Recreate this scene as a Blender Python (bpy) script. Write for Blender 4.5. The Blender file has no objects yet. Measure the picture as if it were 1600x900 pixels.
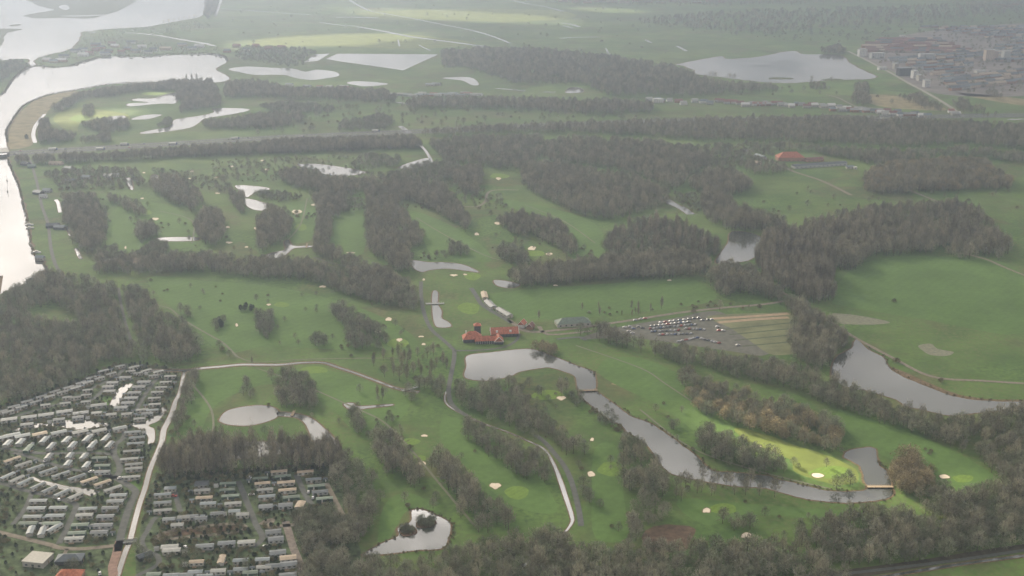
import bpy, math, random
import numpy as np
from mathutils import Vector

# ------------------------------------------------------------------ camera
SC = bpy.context.scene
COL = SC.collection
H, F = 382.0, 1800.0
PITCH = math.atan(580.0 / F)
cam_d = bpy.data.cameras.new("camera")
cam = bpy.data.objects.new("camera", cam_d)
COL.objects.link(cam)
cam.location = (0, 0, H)
cam.rotation_euler = (math.pi / 2 - PITCH, 0, 0)
cam_d.sensor_width = 36.0
cam_d.lens = 36.0 * F / 1600.0
cam_d.clip_start = 1.0
cam_d.clip_end = 200000.0
SC.camera = cam

# ------------------------------------------------------------------ light
SUN_AZ, SUN_EL = math.radians(-33), math.radians(27)
SDIR = Vector((math.sin(SUN_AZ) * math.cos(SUN_EL), math.cos(SUN_AZ) * math.cos(SUN_EL), math.sin(SUN_EL)))
world = bpy.data.worlds.new("World")
SC.world = world
world.use_nodes = True
SC.view_settings.view_transform = 'Standard'
SC.view_settings.look = 'None'
SC.view_settings.gamma = 1.0
SC.view_settings.exposure = 1.93
SC.view_settings.use_curve_mapping = False
HAZE_DENSITY = 0.00022
HAZE_COLOR = (0.285, 0.335, 0.42, 1)
SUN_STRENGTH = 5.0
SKY_STRENGTH = 0.05


def build_world():
    nt = world.node_tree
    nt.nodes.clear()
    N, L = nt.nodes, nt.links
    out = N.new('ShaderNodeOutputWorld')
    bg = N.new('ShaderNodeBackground')
    bg.inputs['Strength'].default_value = SKY_STRENGTH
    sky = N.new('ShaderNodeTexSky')
    sky.sky_type = 'NISHITA'
    sky.sun_disc = False
    sky.sun_elevation = SUN_EL
    sky.sun_rotation = SUN_AZ
    sky.air_density = 1.0
    sky.dust_density = 2.5
    # broken cloud cover seen in the reflections of the ponds
    tc = N.new('ShaderNodeTexCoord')
    sep = N.new('ShaderNodeSeparateXYZ')
    L.new(tc.outputs['Generated'], sep.inputs[0])
    mx = N.new('ShaderNodeMath'); mx.operation = 'MAXIMUM'; mx.inputs[1].default_value = 0.06
    L.new(sep.outputs['Z'], mx.inputs[0])
    dx = N.new('ShaderNodeMath'); dx.operation = 'DIVIDE'
    dy = N.new('ShaderNodeMath'); dy.operation = 'DIVIDE'
    L.new(sep.outputs['X'], dx.inputs[0]); L.new(mx.outputs[0], dx.inputs[1])
    L.new(sep.outputs['Y'], dy.inputs[0]); L.new(mx.outputs[0], dy.inputs[1])
    cmb = N.new('ShaderNodeCombineXYZ')
    L.new(dx.outputs[0], cmb.inputs[0]); L.new(dy.outputs[0], cmb.inputs[1])
    noi = N.new('ShaderNodeTexNoise')
    noi.inputs['Scale'].default_value = 0.9
    noi.inputs['Detail'].default_value = 7
    noi.inputs['Roughness'].default_value = 0.6
    L.new(cmb.outputs[0], noi.inputs['Vector'])
    rmp = N.new('ShaderNodeMapRange')
    rmp.inputs['From Min'].default_value = 0.36
    rmp.inputs['From Max'].default_value = 0.50
    rmp.inputs['To Min'].default_value = 0.12
    rmp.interpolation_type = 'SMOOTHSTEP'
    hi = N.new('ShaderNodeMapRange'); hi.interpolation_type = 'SMOOTHSTEP'     # more blue sky higher up
    hi.inputs['From Min'].default_value = 0.455; hi.inputs['From Max'].default_value = 0.50
    hi.inputs['To Min'].default_value = 0.0; hi.inputs['To Max'].default_value = -0.10
    L.new(sep.outputs['Z'], hi.inputs['Value'])
    sh = N.new('ShaderNodeMath'); sh.operation = 'ADD'
    L.new(noi.outputs['Fac'], sh.inputs[0]); L.new(hi.outputs[0], sh.inputs[1])
    L.new(sh.outputs[0], rmp.inputs['Value'])
    # clouds glow towards the sun
    dot = N.new('ShaderNodeVectorMath'); dot.operation = 'DOT_PRODUCT'
    L.new(tc.outputs['Generated'], dot.inputs[0]); dot.inputs[1].default_value = SDIR
    cl = N.new('ShaderNodeMath'); cl.operation = 'MAXIMUM'; cl.inputs[1].default_value = 0
    L.new(dot.outputs['Value'], cl.inputs[0])
    pw = N.new('ShaderNodeMath'); pw.operation = 'POWER'; pw.inputs[1].default_value = 12
    L.new(cl.outputs[0], pw.inputs[0])
    ml = N.new('ShaderNodeMath'); ml.operation = 'MULTIPLY_ADD'
    ml.inputs[1].default_value = 34.0; ml.inputs[2].default_value = 9.0
    L.new(pw.outputs[0], ml.inputs[0])
    el = N.new('ShaderNodeMapRange'); el.interpolation_type = 'SMOOTHSTEP'   # clouds brightened in a band that the lower ponds mirror
    el.inputs['From Min'].default_value = 0.44; el.inputs['From Max'].default_value = 0.485
    el.inputs['To Min'].default_value = 4.0; el.inputs['To Max'].default_value = 12.0
    L.new(sep.outputs['Z'], el.inputs['Value'])
    m3 = N.new('ShaderNodeMath'); m3.operation = 'MULTIPLY'
    e2 = N.new('ShaderNodeMapRange'); e2.interpolation_type = 'SMOOTHSTEP'
    e2.inputs['From Min'].default_value = 0.53; e2.inputs['From Max'].default_value = 0.66
    e2.inputs['To Min'].default_value = 1.0; e2.inputs['To Max'].default_value = 0.38
    L.new(sep.outputs['Z'], e2.inputs['Value'])
    m4 = N.new('ShaderNodeMath'); m4.operation = 'MULTIPLY'
    L.new(el.outputs[0], m4.inputs[0]); L.new(e2.outputs[0], m4.inputs[1])
    L.new(ml.outputs[0], m3.inputs[0]); L.new(m4.outputs[0], m3.inputs[1])
    wm = N.new('ShaderNodeMix'); wm.data_type = 'RGBA'
    wm.inputs['A'].default_value = (1.0, 0.935, 0.885, 1); wm.inputs['B'].default_value = (1.0, 0.88, 0.76, 1)
    L.new(pw.outputs[0], wm.inputs['Factor'])
    cc = N.new('ShaderNodeVectorMath'); cc.operation = 'SCALE'
    L.new(wm.outputs['Result'], cc.inputs[0])
    L.new(m3.outputs[0], cc.inputs['Scale'])
    mix = N.new('ShaderNodeMix'); mix.data_type = 'RGBA'
    L.new(rmp.outputs[0], mix.inputs['Factor'])
    L.new(sky.outputs[0], mix.inputs['A']); L.new(cc.outputs[0], mix.inputs['B'])
    L.new(mix.outputs['Result'], bg.inputs['Color'])
    L.new(bg.outputs[0], out.inputs['Surface'])


build_world()
sun_d = bpy.data.lights.new("sun", 'SUN')
sun_d.energy = SUN_STRENGTH
sun_d.angle = math.radians(0.6)
sun_d.color = (1.0, 0.87, 0.66)
sun = bpy.data.objects.new("sun", sun_d)
COL.objects.link(sun)
sun.location = (-800, 1500, 900)
sun.rotation_euler = SDIR.to_track_quat('Z', 'Y').to_euler()

SC.render.engine = 'CYCLES'
SC.cycles.use_denoising = True
SC.cycles.max_bounces = 5
SC.cycles.diffuse_bounces = 2
SC.cycles.glossy_bounces = 2
SC.cycles.transmission_bounces = 2
SC.cycles.transparent_max_bounces = 6
SC.cycles.volume_bounces = 1
SC.cycles.caustics_reflective = False
SC.cycles.caustics_refractive = False

# ------------------------------------------------------------------ mapping
CP, SP = math.cos(PITCH), math.sin(PITCH)


def at(x, y, z=0.0):
    """ground point seen at photo pixel (x, y)"""
    a, b = (x - 800.0) / F, -(y - 450.0) / F
    dy_, dz_ = CP + b * SP, -SP + b * CP
    t = (z - H) / dz_
    return (a * t, dy_ * t, z)


def pix(X, Y, Z):
    """photo pixel of world points (numpy)"""
    dz = np.asarray(Z) - H
    d = Y * CP - dz * SP
    u = Y * SP + dz * CP
    return 800 + F * X / d, 450 - F * u / d


def ppm(y):
    return CP * (y + 130.0) / H


def P(s):
    return [tuple(float(v) for v in q.split(',')) for q in s.split()]


def smooth(pts, closed=True, n=4):
    out = []
    m = len(pts)
    rng = range(m if closed else m - 1)
    for i in rng:
        if closed:
            p0, p1, p2, p3 = pts[i - 1], pts[i], pts[(i + 1) % m], pts[(i + 2) % m]
        else:
            p0, p1, p2, p3 = pts[max(i - 1, 0)], pts[i], pts[i + 1], pts[min(i + 2, m - 1)]
        for k in range(n):
            t = k / n
            out.append(tuple(0.5 * ((2 * p1[j]) + (-p0[j] + p2[j]) * t + (2 * p0[j] - 5 * p1[j] + 4 * p2[j] - p3[j]) * t * t
                                    + (-p0[j] + 3 * p1[j] - 3 * p2[j] + p3[j]) * t ** 3) for j in (0, 1)))
    if not closed:
        out.append(tuple(pts[-1]))
    return out


def inpoly(px, py, poly):
    px = np.asarray(px, float); py = np.asarray(py, float)
    c = np.zeros(px.shape, bool)
    n = len(poly)
    j = n - 1
    for i in range(n):
        xi, yi = poly[i]; xj, yj = poly[j]
        if yi != yj:
            t = ((yi > py) != (yj > py)) & (px < (xj - xi) * (py - yi) / (yj - yi) + xi)
            c ^= t
        j = i
    return c


# ------------------------------------------------------------------ materials
MATS = {}


def mat(name, col, rough=0.85, vary=0.25, scale=0.2, col2=None, rnd=0.0, spec=0.3, coord='pos', detail=4, metallic=0.0):
    if name in MATS:
        return MATS[name]
    m = bpy.data.materials.new(name)
    m.use_nodes = True
    N, L = m.node_tree.nodes, m.node_tree.links
    b = N['Principled BSDF']
    b.inputs['Roughness'].default_value = rough
    b.inputs['Specular IOR Level'].default_value = spec
    b.inputs['Metallic'].default_value = metallic
    noi = N.new('ShaderNodeTexNoise')
    noi.inputs['Scale'].default_value = scale
    noi.inputs['Detail'].default_value = detail
    noi.inputs['Roughness'].default_value = 0.6
    if coord == 'pos':
        g = N.new('ShaderNodeNewGeometry'); L.new(g.outputs['Position'], noi.inputs['Vector'])
    else:
        g = N.new('ShaderNodeTexCoord'); L.new(g.outputs['Object'], noi.inputs['Vector'])
    c2 = col2 or tuple(c * (1 - vary) for c in col)
    c1 = col if col2 else tuple(min(1, c * (1 + vary)) for c in col)
    mr = N.new('ShaderNodeMapRange')
    mr.inputs['From Min'].default_value = 0.35; mr.inputs['From Max'].default_value = 0.65
    L.new(noi.outputs['Fac'], mr.inputs['Value'])
    mix = N.new('ShaderNodeMix'); mix.data_type = 'RGBA'
    mix.inputs['A'].default_value = (*c2, 1); mix.inputs['B'].default_value = (*c1, 1)
    L.new(mr.outputs[0], mix.inputs['Factor'])
    res = mix.outputs['Result']
    if rnd:
        oi = N.new('ShaderNodeObjectInfo')
        m2 = N.new('ShaderNodeMapRange')
        m2.inputs['To Min'].default_value = 1 - rnd; m2.inputs['To Max'].default_value = 1 + rnd
        L.new(oi.outputs['Random'], m2.inputs['Value'])
        sc = N.new('ShaderNodeVectorMath'); sc.operation = 'SCALE'
        L.new(res, sc.inputs[0]); L.new(m2.outputs[0], sc.inputs['Scale'])
        res = sc.outputs[0]
    L.new(res, b.inputs['Base Color'])
    MATS[name] = m
    return m


def ground_material():
    m = bpy.data.materials.new('meadow_grass')
    m.use_nodes = True
    N, L = m.node_tree.nodes, m.node_tree.links
    b = N['Principled BSDF']
    b.inputs['Roughness'].default_value = 0.95
    b.inputs['Specular IOR Level'].default_value = 0.1
    g = N.new('ShaderNodeNewGeometry')

    def noise(s, d=4, dist=0.0):
        n = N.new('ShaderNodeTexNoise'); n.inputs['Scale'].default_value = s
        n.inputs['Detail'].default_value = d; n.inputs['Roughness'].default_value = 0.6
        n.inputs['Distortion'].default_value = dist
        L.new(g.outputs['Position'], n.inputs['Vector'])
        return n.outputs['Fac']

    def ramp(v, a, c):
        r = N.new('ShaderNodeMapRange'); r.inputs['From Min'].default_value = a; r.inputs['From Max'].default_value = c
        r.interpolation_type = 'SMOOTHSTEP'
        L.new(v, r.inputs['Value'])
        return r.outputs[0]

    def mix(f, a, c):
        x = N.new('ShaderNodeMix'); x.data_type = 'RGBA'
        L.new(f, x.inputs['Factor'])
        for s, v in (('A', a), ('B', c)):
            if isinstance(v, tuple):
                x.inputs[s].default_value = (*v, 1)
            else:
                L.new(v, x.inputs[s])
        return x.outputs['Result']
    fair = mix(ramp(noise(0.02, 5), .35, .65), (.054, .100, .024), (.088, .146, .036))
    rough = mix(ramp(noise(0.05, 5), .35, .65), (.058, .082, .028), (.098, .098, .042))
    c = mix(ramp(noise(0.009, 3, 1.0), .50, .64), fair, rough)
    c = mix(ramp(noise(0.25, 5), .38, .72), c, mix(ramp(noise(0.006, 2), .4, .6), (.040, .076, .022), (.100, .118, .045)))
    # patchwork of fields far out
    vo = N.new('ShaderNodeTexVoronoi'); vo.inputs['Scale'].default_value = 0.0042
    L.new(g.outputs['Position'], vo.inputs['Vector'])
    sep = N.new('ShaderNodeSeparateColor'); L.new(vo.outputs['Color'], sep.inputs[0])
    hs = N.new('ShaderNodeMapRange'); hs.inputs['To Min'].default_value = 0.82; hs.inputs['To Max'].default_value = 1.18
    L.new(sep.outputs[0], hs.inputs['Value'])
    sx = N.new('ShaderNodeSeparateXYZ'); L.new(g.outputs['Position'], sx.inputs[0])
    far = ramp(sx.outputs['Y'], 1500, 2600)
    fm = N.new('ShaderNodeMix'); fm.data_type = 'FLOAT'
    L.new(far, fm.inputs['Factor']); fm.inputs[2].default_value = 1.0; L.new(hs.outputs[0], fm.inputs[3])
    sc = N.new('ShaderNodeVectorMath'); sc.operation = 'SCALE'
    L.new(c, sc.inputs[0]); L.new(fm.outputs[0], sc.inputs['Scale'])
    L.new(sc.outputs[0], b.inputs['Base Color'])
    return m


def water_material():
    m = bpy.data.materials.new('water')
    m.use_nodes = True
    N, L = m.node_tree.nodes, m.node_tree.links
    b = N['Principled BSDF']
    b.inputs['Base Color'].default_value = (.045, .050, .042, 1)
    b.inputs['Roughness'].default_value = 0.06
    b.inputs['IOR'].default_value = 1.60
    b.inputs['Specular IOR Level'].default_value = 0.8
    g = N.new('ShaderNodeNewGeometry')
    n = N.new('ShaderNodeTexNoise'); n.inputs['Scale'].default_value = 0.5; n.inputs['Detail'].default_value = 3
    L.new(g.outputs['Position'], n.inputs['Vector'])
    bp = N.new('ShaderNodeBump'); bp.inputs['Strength'].default_value = 0.05; bp.inputs['Distance'].default_value = 0.25
    L.new(n.outputs['Fac'], bp.inputs['Height']); L.new(bp.outputs[0], b.inputs['Normal'])
    # wind streaks: patches of rougher water
    n2 = N.new('ShaderNodeTexNoise'); n2.inputs['Scale'].default_value = 0.012; n2.inputs['Detail'].default_value = 4
    L.new(g.outputs['Position'], n2.inputs['Vector'])
    r = N.new('ShaderNodeMapRange'); r.inputs['From Min'].default_value = .4; r.inputs['From Max'].default_value = .65
    r.inputs['To Min'].default_value = .02; r.inputs['To Max'].default_value = .12
    L.new(n2.outputs['Fac'], r.inputs['Value']); L.new(r.outputs[0], b.inputs['Roughness'])
    return m


def glass_material(name='window_glass', col=(.03, .035, .04)):
    m = mat(name, col, rough=.32, vary=.1, spec=.5, coord='obj')
    return m


# ------------------------------------------------------------------ objects
def tag(o, label=None, cat=None, group=None, kind=None):
    if label: o['label'] = label
    if cat: o['category'] = cat
    if group: o['group'] = group
    if kind: o['kind'] = kind
    return o


def meshobj(name, verts, faces, m, parent=None, mi=None):
    me = bpy.data.meshes.new(name)
    me.from_pydata([tuple(v) for v in verts], [], faces)
    for q in (m if isinstance(m, (list, tuple)) else [m]):
        me.materials.append(q)
    if mi is not None:
        me.polygons.foreach_set('material_index', mi)
    me.update()
    o = bpy.data.objects.new(name, me)
    COL.objects.link(o)
    if parent is not None:
        o.parent = parent
    return o


def structure(name, verts, faces, m, label=None):
    return tag(meshobj(name, verts, faces, m), label=label, kind='structure')


def empty(name, loc, rz=0.0, label=None, cat=None, group=None, scale=None):
    o = bpy.data.objects.new(name, None)
    COL.objects.link(o)
    o.empty_display_size = 1
    o.location = loc; o.rotation_euler = (0, 0, rz)
    if scale: o.scale = scale
    return tag(o, label, cat, group)


def copy_thing(root, loc, rz, label, group=None, scale=None, name=None):
    r = root.copy(); COL.objects.link(r)
    r.location = loc; r.rotation_euler = (0, 0, rz)
    if scale: r.scale = scale
    r['label'] = label
    if group: r['group'] = group
    for ch in KIDS[root.name]:
        c = ch.copy(); COL.objects.link(c); c.parent = r
        for g in KIDS.get(ch.name, []):
            d = g.copy(); COL.objects.link(d); d.parent = c
    return r


KIDS = {}


def reg(root, kids, sub=None):
    KIDS[root.name] = kids
    for k, v in (sub or {}).items():
        KIDS[k.name] = v
    return root


class MB:
    def __init__(s):
        s.v = []; s.f = []

    def add(s, v, f):
        o = len(s.v); s.v += list(v); s.f += [tuple(i + o for i in q) for q in f]; return s

    def box(s, x0, x1, y0, y1, z0, z1):
        return s.add([(x0, y0, z0), (x1, y0, z0), (x1, y1, z0), (x0, y1, z0), (x0, y0, z1), (x1, y0, z1), (x1, y1, z1), (x0, y1, z1)],
                     [(0, 3, 2, 1), (4, 5, 6, 7), (0, 1, 5, 4), (1, 2, 6, 5), (2, 3, 7, 6), (3, 0, 4, 7)])

    def gable(s, L, W, z, h, over=0.3, t=0.15):
        l, w = L / 2 + over, W / 2 + over
        v = [(-l, -w, z), (l, -w, z), (l, w, z), (-l, w, z), (-l, 0, z + h), (l, 0, z + h)]
        return s.add(v, [(0, 1, 5, 4), (2, 3, 4, 5), (1, 2, 5), (3, 0, 4), (0, 3, 2, 1)])

    def hip(s, L, W, z, h, over=0.3):
        l, w = L / 2 + over, W / 2 + over
        r = max(l - w, 0.05)
        v = [(-l, -w, z), (l, -w, z), (l, w, z), (-l, w, z), (-r, 0, z + h), (r, 0, z + h)]
        return s.add(v, [(0, 1, 5, 4), (2, 3, 4, 5), (1, 2, 5), (3, 0, 4), (0, 3, 2, 1)])

    def cyl(s, p0, p1, r0, r1, n=6):
        p0, p1 = Vector(p0), Vector(p1)
        d = (p1 - p0).normalized()
        a = d.orthogonal().normalized(); b = d.cross(a)
        v = []
        for p, r in ((p0, r0), (p1, r1)):
            for k in range(n):
                t = 2 * math.pi * k / n
                v.append(tuple(p + a * (r * math.cos(t)) + b * (r * math.sin(t))))
        f = [(k, (k + 1) % n, n + (k + 1) % n, n + k) for k in range(n)]
        f += [tuple(range(n - 1, -1, -1)), tuple(range(n, 2 * n))]
        return s.add(v, f)

    def build(s, name, m, parent=None):
        return meshobj(name, s.v, s.f, m, parent)


def expand(poly, w):
    """offset world polygon outwards by w"""
    n = len(poly)
    area = sum(poly[i][0] * poly[(i + 1) % n][1] - poly[(i + 1) % n][0] * poly[i][1] for i in range(n))
    s = 1 if area > 0 else -1
    out = []
    for i in range(n):
        a, c = poly[i - 1], poly[(i + 1) % n]
        tx, ty = c[0] - a[0], c[1] - a[1]
        l = math.hypot(tx, ty) or 1
        out.append((poly[i][0] + s * ty / l * w, poly[i][1] - s * tx / l * w))
    return out


def sheet(name, pxpoly, z, m, jitter=0.0, n=4, grow=0.0, label=None, sm=True, seed=0):
    rr = random.Random(seed + int(pxpoly[0][0] * 7))
    pp = smooth(pxpoly, True, n) if sm else pxpoly
    w = [at(x, y)[:2] for x, y in pp]
    if jitter:
        w = [(a + rr.uniform(-jitter, jitter), b + rr.uniform(-jitter, jitter)) for a, b in w]
    if grow:
        w = expand(w, grow)
    return structure(name, [(a, b, z) for a, b in w], [tuple(range(len(w)))], m, label)


def ribbon_pts(pxpts, width, n=5):
    pp = [at(x, y)[:2] for x, y in smooth(pxpts, False, n)]
    L_, R_ = [], []
    m = len(pp)
    for i in range(m):
        a, c = pp[max(i - 1, 0)], pp[min(i + 1, m - 1)]
        tx, ty = c[0] - a[0], c[1] - a[1]
        l = math.hypot(tx, ty) or 1
        if isinstance(width, (int, float)):
            w = width
        else:
            t = i / (m - 1) * (len(width) - 1); k = min(int(t), len(width) - 2)
            w = width[k] + (width[k + 1] - width[k]) * (t - k)
        L_.append((pp[i][0] - ty / l * w / 2, pp[i][1] + tx / l * w / 2))
        R_.append((pp[i][0] + ty / l * w / 2, pp[i][1] - tx / l * w / 2))
    return L_, R_


def ribbon(name, pxpts, width, z, m, label=None, n=5):
    L_, R_ = ribbon_pts(pxpts, width, n)
    k = len(L_)
    v = [(a, b, z) for a, b in L_] + [(a, b, z) for a, b in R_]
    return structure(name, v, [(k + i, k + i + 1, i + 1, i) for i in range(k - 1)], m, label)


# ------------------------------------------------------------------ ground
M_GRASS = ground_material()
M_WATER = water_material()
M_BANK = mat('reed_bank', (.115, .085, .050), .95, .35, .4, spec=.1)
M_DIRT = mat('track_soil', (.165, .145, .115), .95, .2, .3, spec=.1)
M_ASPH = mat('asphalt', (.080, .084, .078), .9, .18, .3, spec=.2)
M_MWAY = mat('motorway_asphalt', (.060, .062, .066), .9, .1, .1, spec=.2)
M_SAND = mat('bunker_sand', (.56, .49, .39), .95, .12, .3, spec=.1)
M_GREEN = mat('mown_green', (.112, .178, .034), .95, .08, .2, spec=.1)
M_FAIR = mat('mown_fairway', (.074, .130, .034), .95, .13, .02, spec=.1)
M_ROUGH = mat('dry_rough', (.125, .115, .058), .95, .3, .1, spec=.1)
M_PLOT = mat('garden_soil', (.060, .082, .040), .95, .55, .15, spec=.1)
M_TURF = mat('island_turf', (.075, .085, .040), .95, .35, .08, spec=.1)
M_STRAW = mat('dead_grass', (.19, .165, .09), .95, .25, .05, spec=.1)
M_BROWN = mat('leaf_litter', (.090, .062, .042), .95, .3, .2, spec=.1)
M_FLOOR = mat('wood_floor', (.058, .050, .034), .95, .35, .15, spec=.1)

def add_stripes(m, period, amp):
    """mowing stripes: alternate passes lie towards and away"""
    N, L = m.node_tree.nodes, m.node_tree.links
    b = N['Principled BSDF']
    src = b.inputs['Base Color'].links[0].from_socket
    g = N.new('ShaderNodeNewGeometry')
    w = N.new('ShaderNodeTexWave'); w.inputs['Scale'].default_value = 2 * math.pi / 20 / period
    w.inputs['Distortion'].default_value = 1.2; w.inputs['Detail Scale'].default_value = .02
    mp = N.new('ShaderNodeMapping'); mp.inputs['Rotation'].default_value = (0, 0, .7)
    L.new(g.outputs['Position'], mp.inputs['Vector']); L.new(mp.outputs[0], w.inputs['Vector'])
    n = N.new('ShaderNodeTexNoise'); n.inputs['Scale'].default_value = .22; n.inputs['Detail'].default_value = 6; n.inputs['Roughness'].default_value = .7
    L.new(g.outputs['Position'], n.inputs['Vector'])
    a = N.new('ShaderNodeMath'); a.operation = 'MULTIPLY_ADD'; a.inputs[1].default_value = amp; a.inputs[2].default_value = 1 - amp / 2 - .35
    L.new(w.outputs['Fac'], a.inputs[0])
    c = N.new('ShaderNodeMath'); c.operation = 'MULTIPLY_ADD'; c.inputs[1].default_value = .7
    L.new(n.outputs['Fac'], c.inputs[0]); L.new(a.outputs[0], c.inputs[2])
    sc = N.new('ShaderNodeVectorMath'); sc.operation = 'SCALE'
    L.new(src, sc.inputs[0]); L.new(c.outputs[0], sc.inputs['Scale']); L.new(sc.outputs[0], b.inputs['Base Color'])


add_stripes(M_FAIR, 9.0, .05)
add_stripes(M_GRASS, 9.0, .015)
add_stripes(M_GREEN, 3.0, .08)
structure('ground', [(-9000, -400, 0), (9000, -400, 0), (9000, 16000, 0), (-9000, 16000, 0)], [(0, 1, 2, 3)], M_GRASS)

WATER = []      # px polygons for tree avoidance


def pond(s, name='pond', bank=1.6, jit=0.0, label=None, n=4):
    pts = P(s)
    WATER.append(smooth(pts, True, 3))
    if bank:
        sheet('bank', pts, 0.10, M_BANK, jitter=jit + 0.3, grow=bank, n=n)
    return sheet(name, pts, 0.16, M_WATER, jitter=jit, n=n, label=label)


def canal(s, w, name='canal', bank=.8, label=None):
    pts = P(s)
    if bank:
        wb = w + 2 * bank if isinstance(w, (int, float)) else [q + 2 * bank for q in w]
        ribbon('bank', pts, wb, 0.10, M_BANK)
    ribbon(name, pts, w, 0.16, M_WATER, label=label)
    # avoidance strip in px
    ww = w if isinstance(w, (int, float)) else max(w)
    L_, R_ = ribbon_pts(pts, ww + 3, 3)
    poly = L_ + R_[::-1]
    arr = np.array(poly)
    a, b = pix(arr[:, 0], arr[:, 1], 0.0)
    WATER.append(list(zip(a.tolist(), b.tolist())))


pond("-700,1150 -60,482 0,460 20,450 40,443 73,424 66,410 55,400 48,385 47,370 43,352 41,338 36,320 32,300 24,278 17,262 13,250 12,238 10,224 12,210 15,195 25,180 34,168 47,160 75,149 120,141 172,132 225,130 275,127 335,129 357,124 352,117 338,110 339,106 355,96 350,88 325,84 300,85 265,86 237,88 205,89 175,88 155,91 140,95 125,99 108,104 82,106 57,104 37,110 20,125 7,145 0,150 -100,205 -900,500", 'river', bank=3, jit=2.5)
pond("-500,110 -20,95 0,93 30,92 45,93 47,103 54,103 56,92 70,88 85,83 105,79 118,70 124,58 128,50 140,49 175,45 225,42 250,38 282,32 317,24 320,5 322,-14 240,-40 -500,-60", 'lake', bank=4, jit=4)
sheet('island', P("38,24 82,16 72,12 60,9 50,4 40,0 30,-12 60,-20 150,-22 200,-12 212,1 208,5 195,12 180,19 162,24 140,29 100,28 60,29 45,27"), 0.45, M_TURF, jitter=4)
sheet('island', P("-40,44 0,45 20,45 35,46 18,50 9,53 6,62 0,72 -30,85"), 0.45, M_TURF, jitter=3)
sheet('island', P("14,40 25,38 34,39 20,41"), 0.45, M_TURF)
for q in ("95,25 125,24 166,23 150,25 110,26", "92,11 98,8 106,9 108,14 101,16 96,14"):
    sheet('pond', P(q), 0.6, M_WATER)
pond("207,157 215,154 237,154 262,147 275,146 275,161 250,162 205,166 200,162 232,160")
pond("160,187 175,182 194,181 195,185 182,190 165,189")
pond("205,186 225,180 250,179 250,181 232,186 212,187")
pond("220,207 250,201 267,197 270,190 277,186 305,182 322,179 335,175 332,170 362,169 390,171 375,176 340,182 318,186 312,191 295,200 250,207 225,209")
pond("385,104 425,106 457,107 477,112 495,109 522,112 530,118 512,122 487,125 462,122 442,117 400,117 375,113 357,108")
pond("510,92 527,84 685,85 630,110 575,102 537,97", 'reservoir', n=1)
pond("476,97 492,85 515,84 497,95", n=1)
pond("542,129 562,127 607,131 575,135 550,132")
pond("690,122 735,121 748,132 737,133 722,126")
pond("1057,101 1075,97 1105,91 1130,88 1135,92 1175,90 1200,86 1225,81 1245,80 1255,85 1310,86 1330,100 1350,110 1370,120 1350,124 1300,125 1250,129 1200,129 1137,122 1090,116 1085,110 1065,102", 'lake', bank=4, jit=3)
pond("884,145 890,137 905,137 912,142 905,145")
pond("464,257 485,256 505,257 540,262 565,267 572,270 540,275 507,272 497,266 475,262")
pond("625,260 647,252 670,247 671,258 648,262 625,263")
pond("368,290 400,291 420,294 418,297 400,300 392,305 385,308 378,300")
pond("383,311 395,312 415,318 418,325 410,329 395,327 384,320")
pond("243,374 260,371 307,371 307,376 260,377")
pond("398,400 405,402 425,395 445,390 444,378 451,375 458,384 488,384 488,386 460,388 450,395 440,402 415,405 400,405")
pond("236,275 246,274 250,290 243,291")
pond("197,278 205,280 208,295 203,295")
pond("1142,363 1167,363 1190,372 1192,392 1175,404 1160,409 1120,412 1125,397 1137,380")
pond("641,407 670,410 695,410 725,414 748,425 735,424 700,420 672,422 660,425 648,420")
pond("772,438 795,440 812,445 800,450 778,447")
pond("676,457 684,457 684,475 690,486 690,497 700,503 705,510 690,512 680,508 676,490")
pond("727,590 729,572 730,556 765,551 800,547 832,546 865,557 900,571 925,580 930,588 929,610 905,611 900,592 895,586 882,581 862,575 847,575 812,581 800,587 780,592 757,595")
pond("907,614 932,613 960,632 985,650 1012,660 1037,675 1060,692 1087,712 1112,735 1150,739 1200,744 1215,749 1250,757 1295,767 1335,768 1356,764 1350,750 1347,735 1340,726 1320,715 1322,707 1340,701 1367,701 1372,725 1385,737 1392,757 1394,775 1375,781 1340,785 1305,785 1262,780 1225,771 1205,765 1190,762 1150,760 1100,752 1062,744 1045,738 1030,722 1017,702 1000,687 980,675 972,665 955,657 925,635 910,622", jit=.4)
pond("1338,530 1355,545 1382,560 1387,572 1405,586 1450,605 1500,622 1550,627 1600,629 1600,640 1525,645 1487,650 1450,642 1417,635 1400,625 1360,612 1317,602 1300,590 1305,560 1330,545", 'lake', jit=.6)
pond("343,655 355,642 385,635 415,634 433,640 434,650 420,658 390,665 360,664 346,660")
pond("435,644 460,646 478,650 492,657 507,670 522,685 531,698 528,702 515,695 505,692 490,690 485,680 482,672 475,660 460,652 435,650")
pond("350,697 375,692 420,690 460,695 500,698 500,705 440,710 400,715 350,716")
pond("567,867 595,850 622,838 622,825 642,815 644,798 660,797 680,805 700,815 704,825 700,842 690,857 650,860 612,865 572,868")
pond("537,631 552,630 560,635 610,632 610,634 575,638 560,640 545,639")
pond("200,600 207,601 202,607 192,617 190,622 186,634 176,635 171,634 174,627 179,617 187,607", bank=.6)
pond("22,671 32,669 50,668 55,663 65,662 80,663 85,660 105,657 125,658 137,657 147,659 157,661 169,662 169,666 150,668 125,671 112,671 92,666 67,666 55,669 37,671 25,674", bank=.6)
pond("204,662 225,660 237,652 250,647 252,640 253,637 259,638 260,641 254,650 247,658 233,664 234,667 241,671 242,685 239,692 231,694 232,684 225,675 210,667", bank=.6)
M_ISLE = M_TURF
for q in ("650,818 657,812 675,811 683,818 670,825 652,825", "625,827 635,821 650,826 650,835 632,839 625,834"):
    sheet('island', P(q), 0.4, M_BROWN, jitter=.3)
sheet('island', P("1202,122 1215,121 1237,122 1237,124 1205,124"), 0.4, M_TURF)
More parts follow.
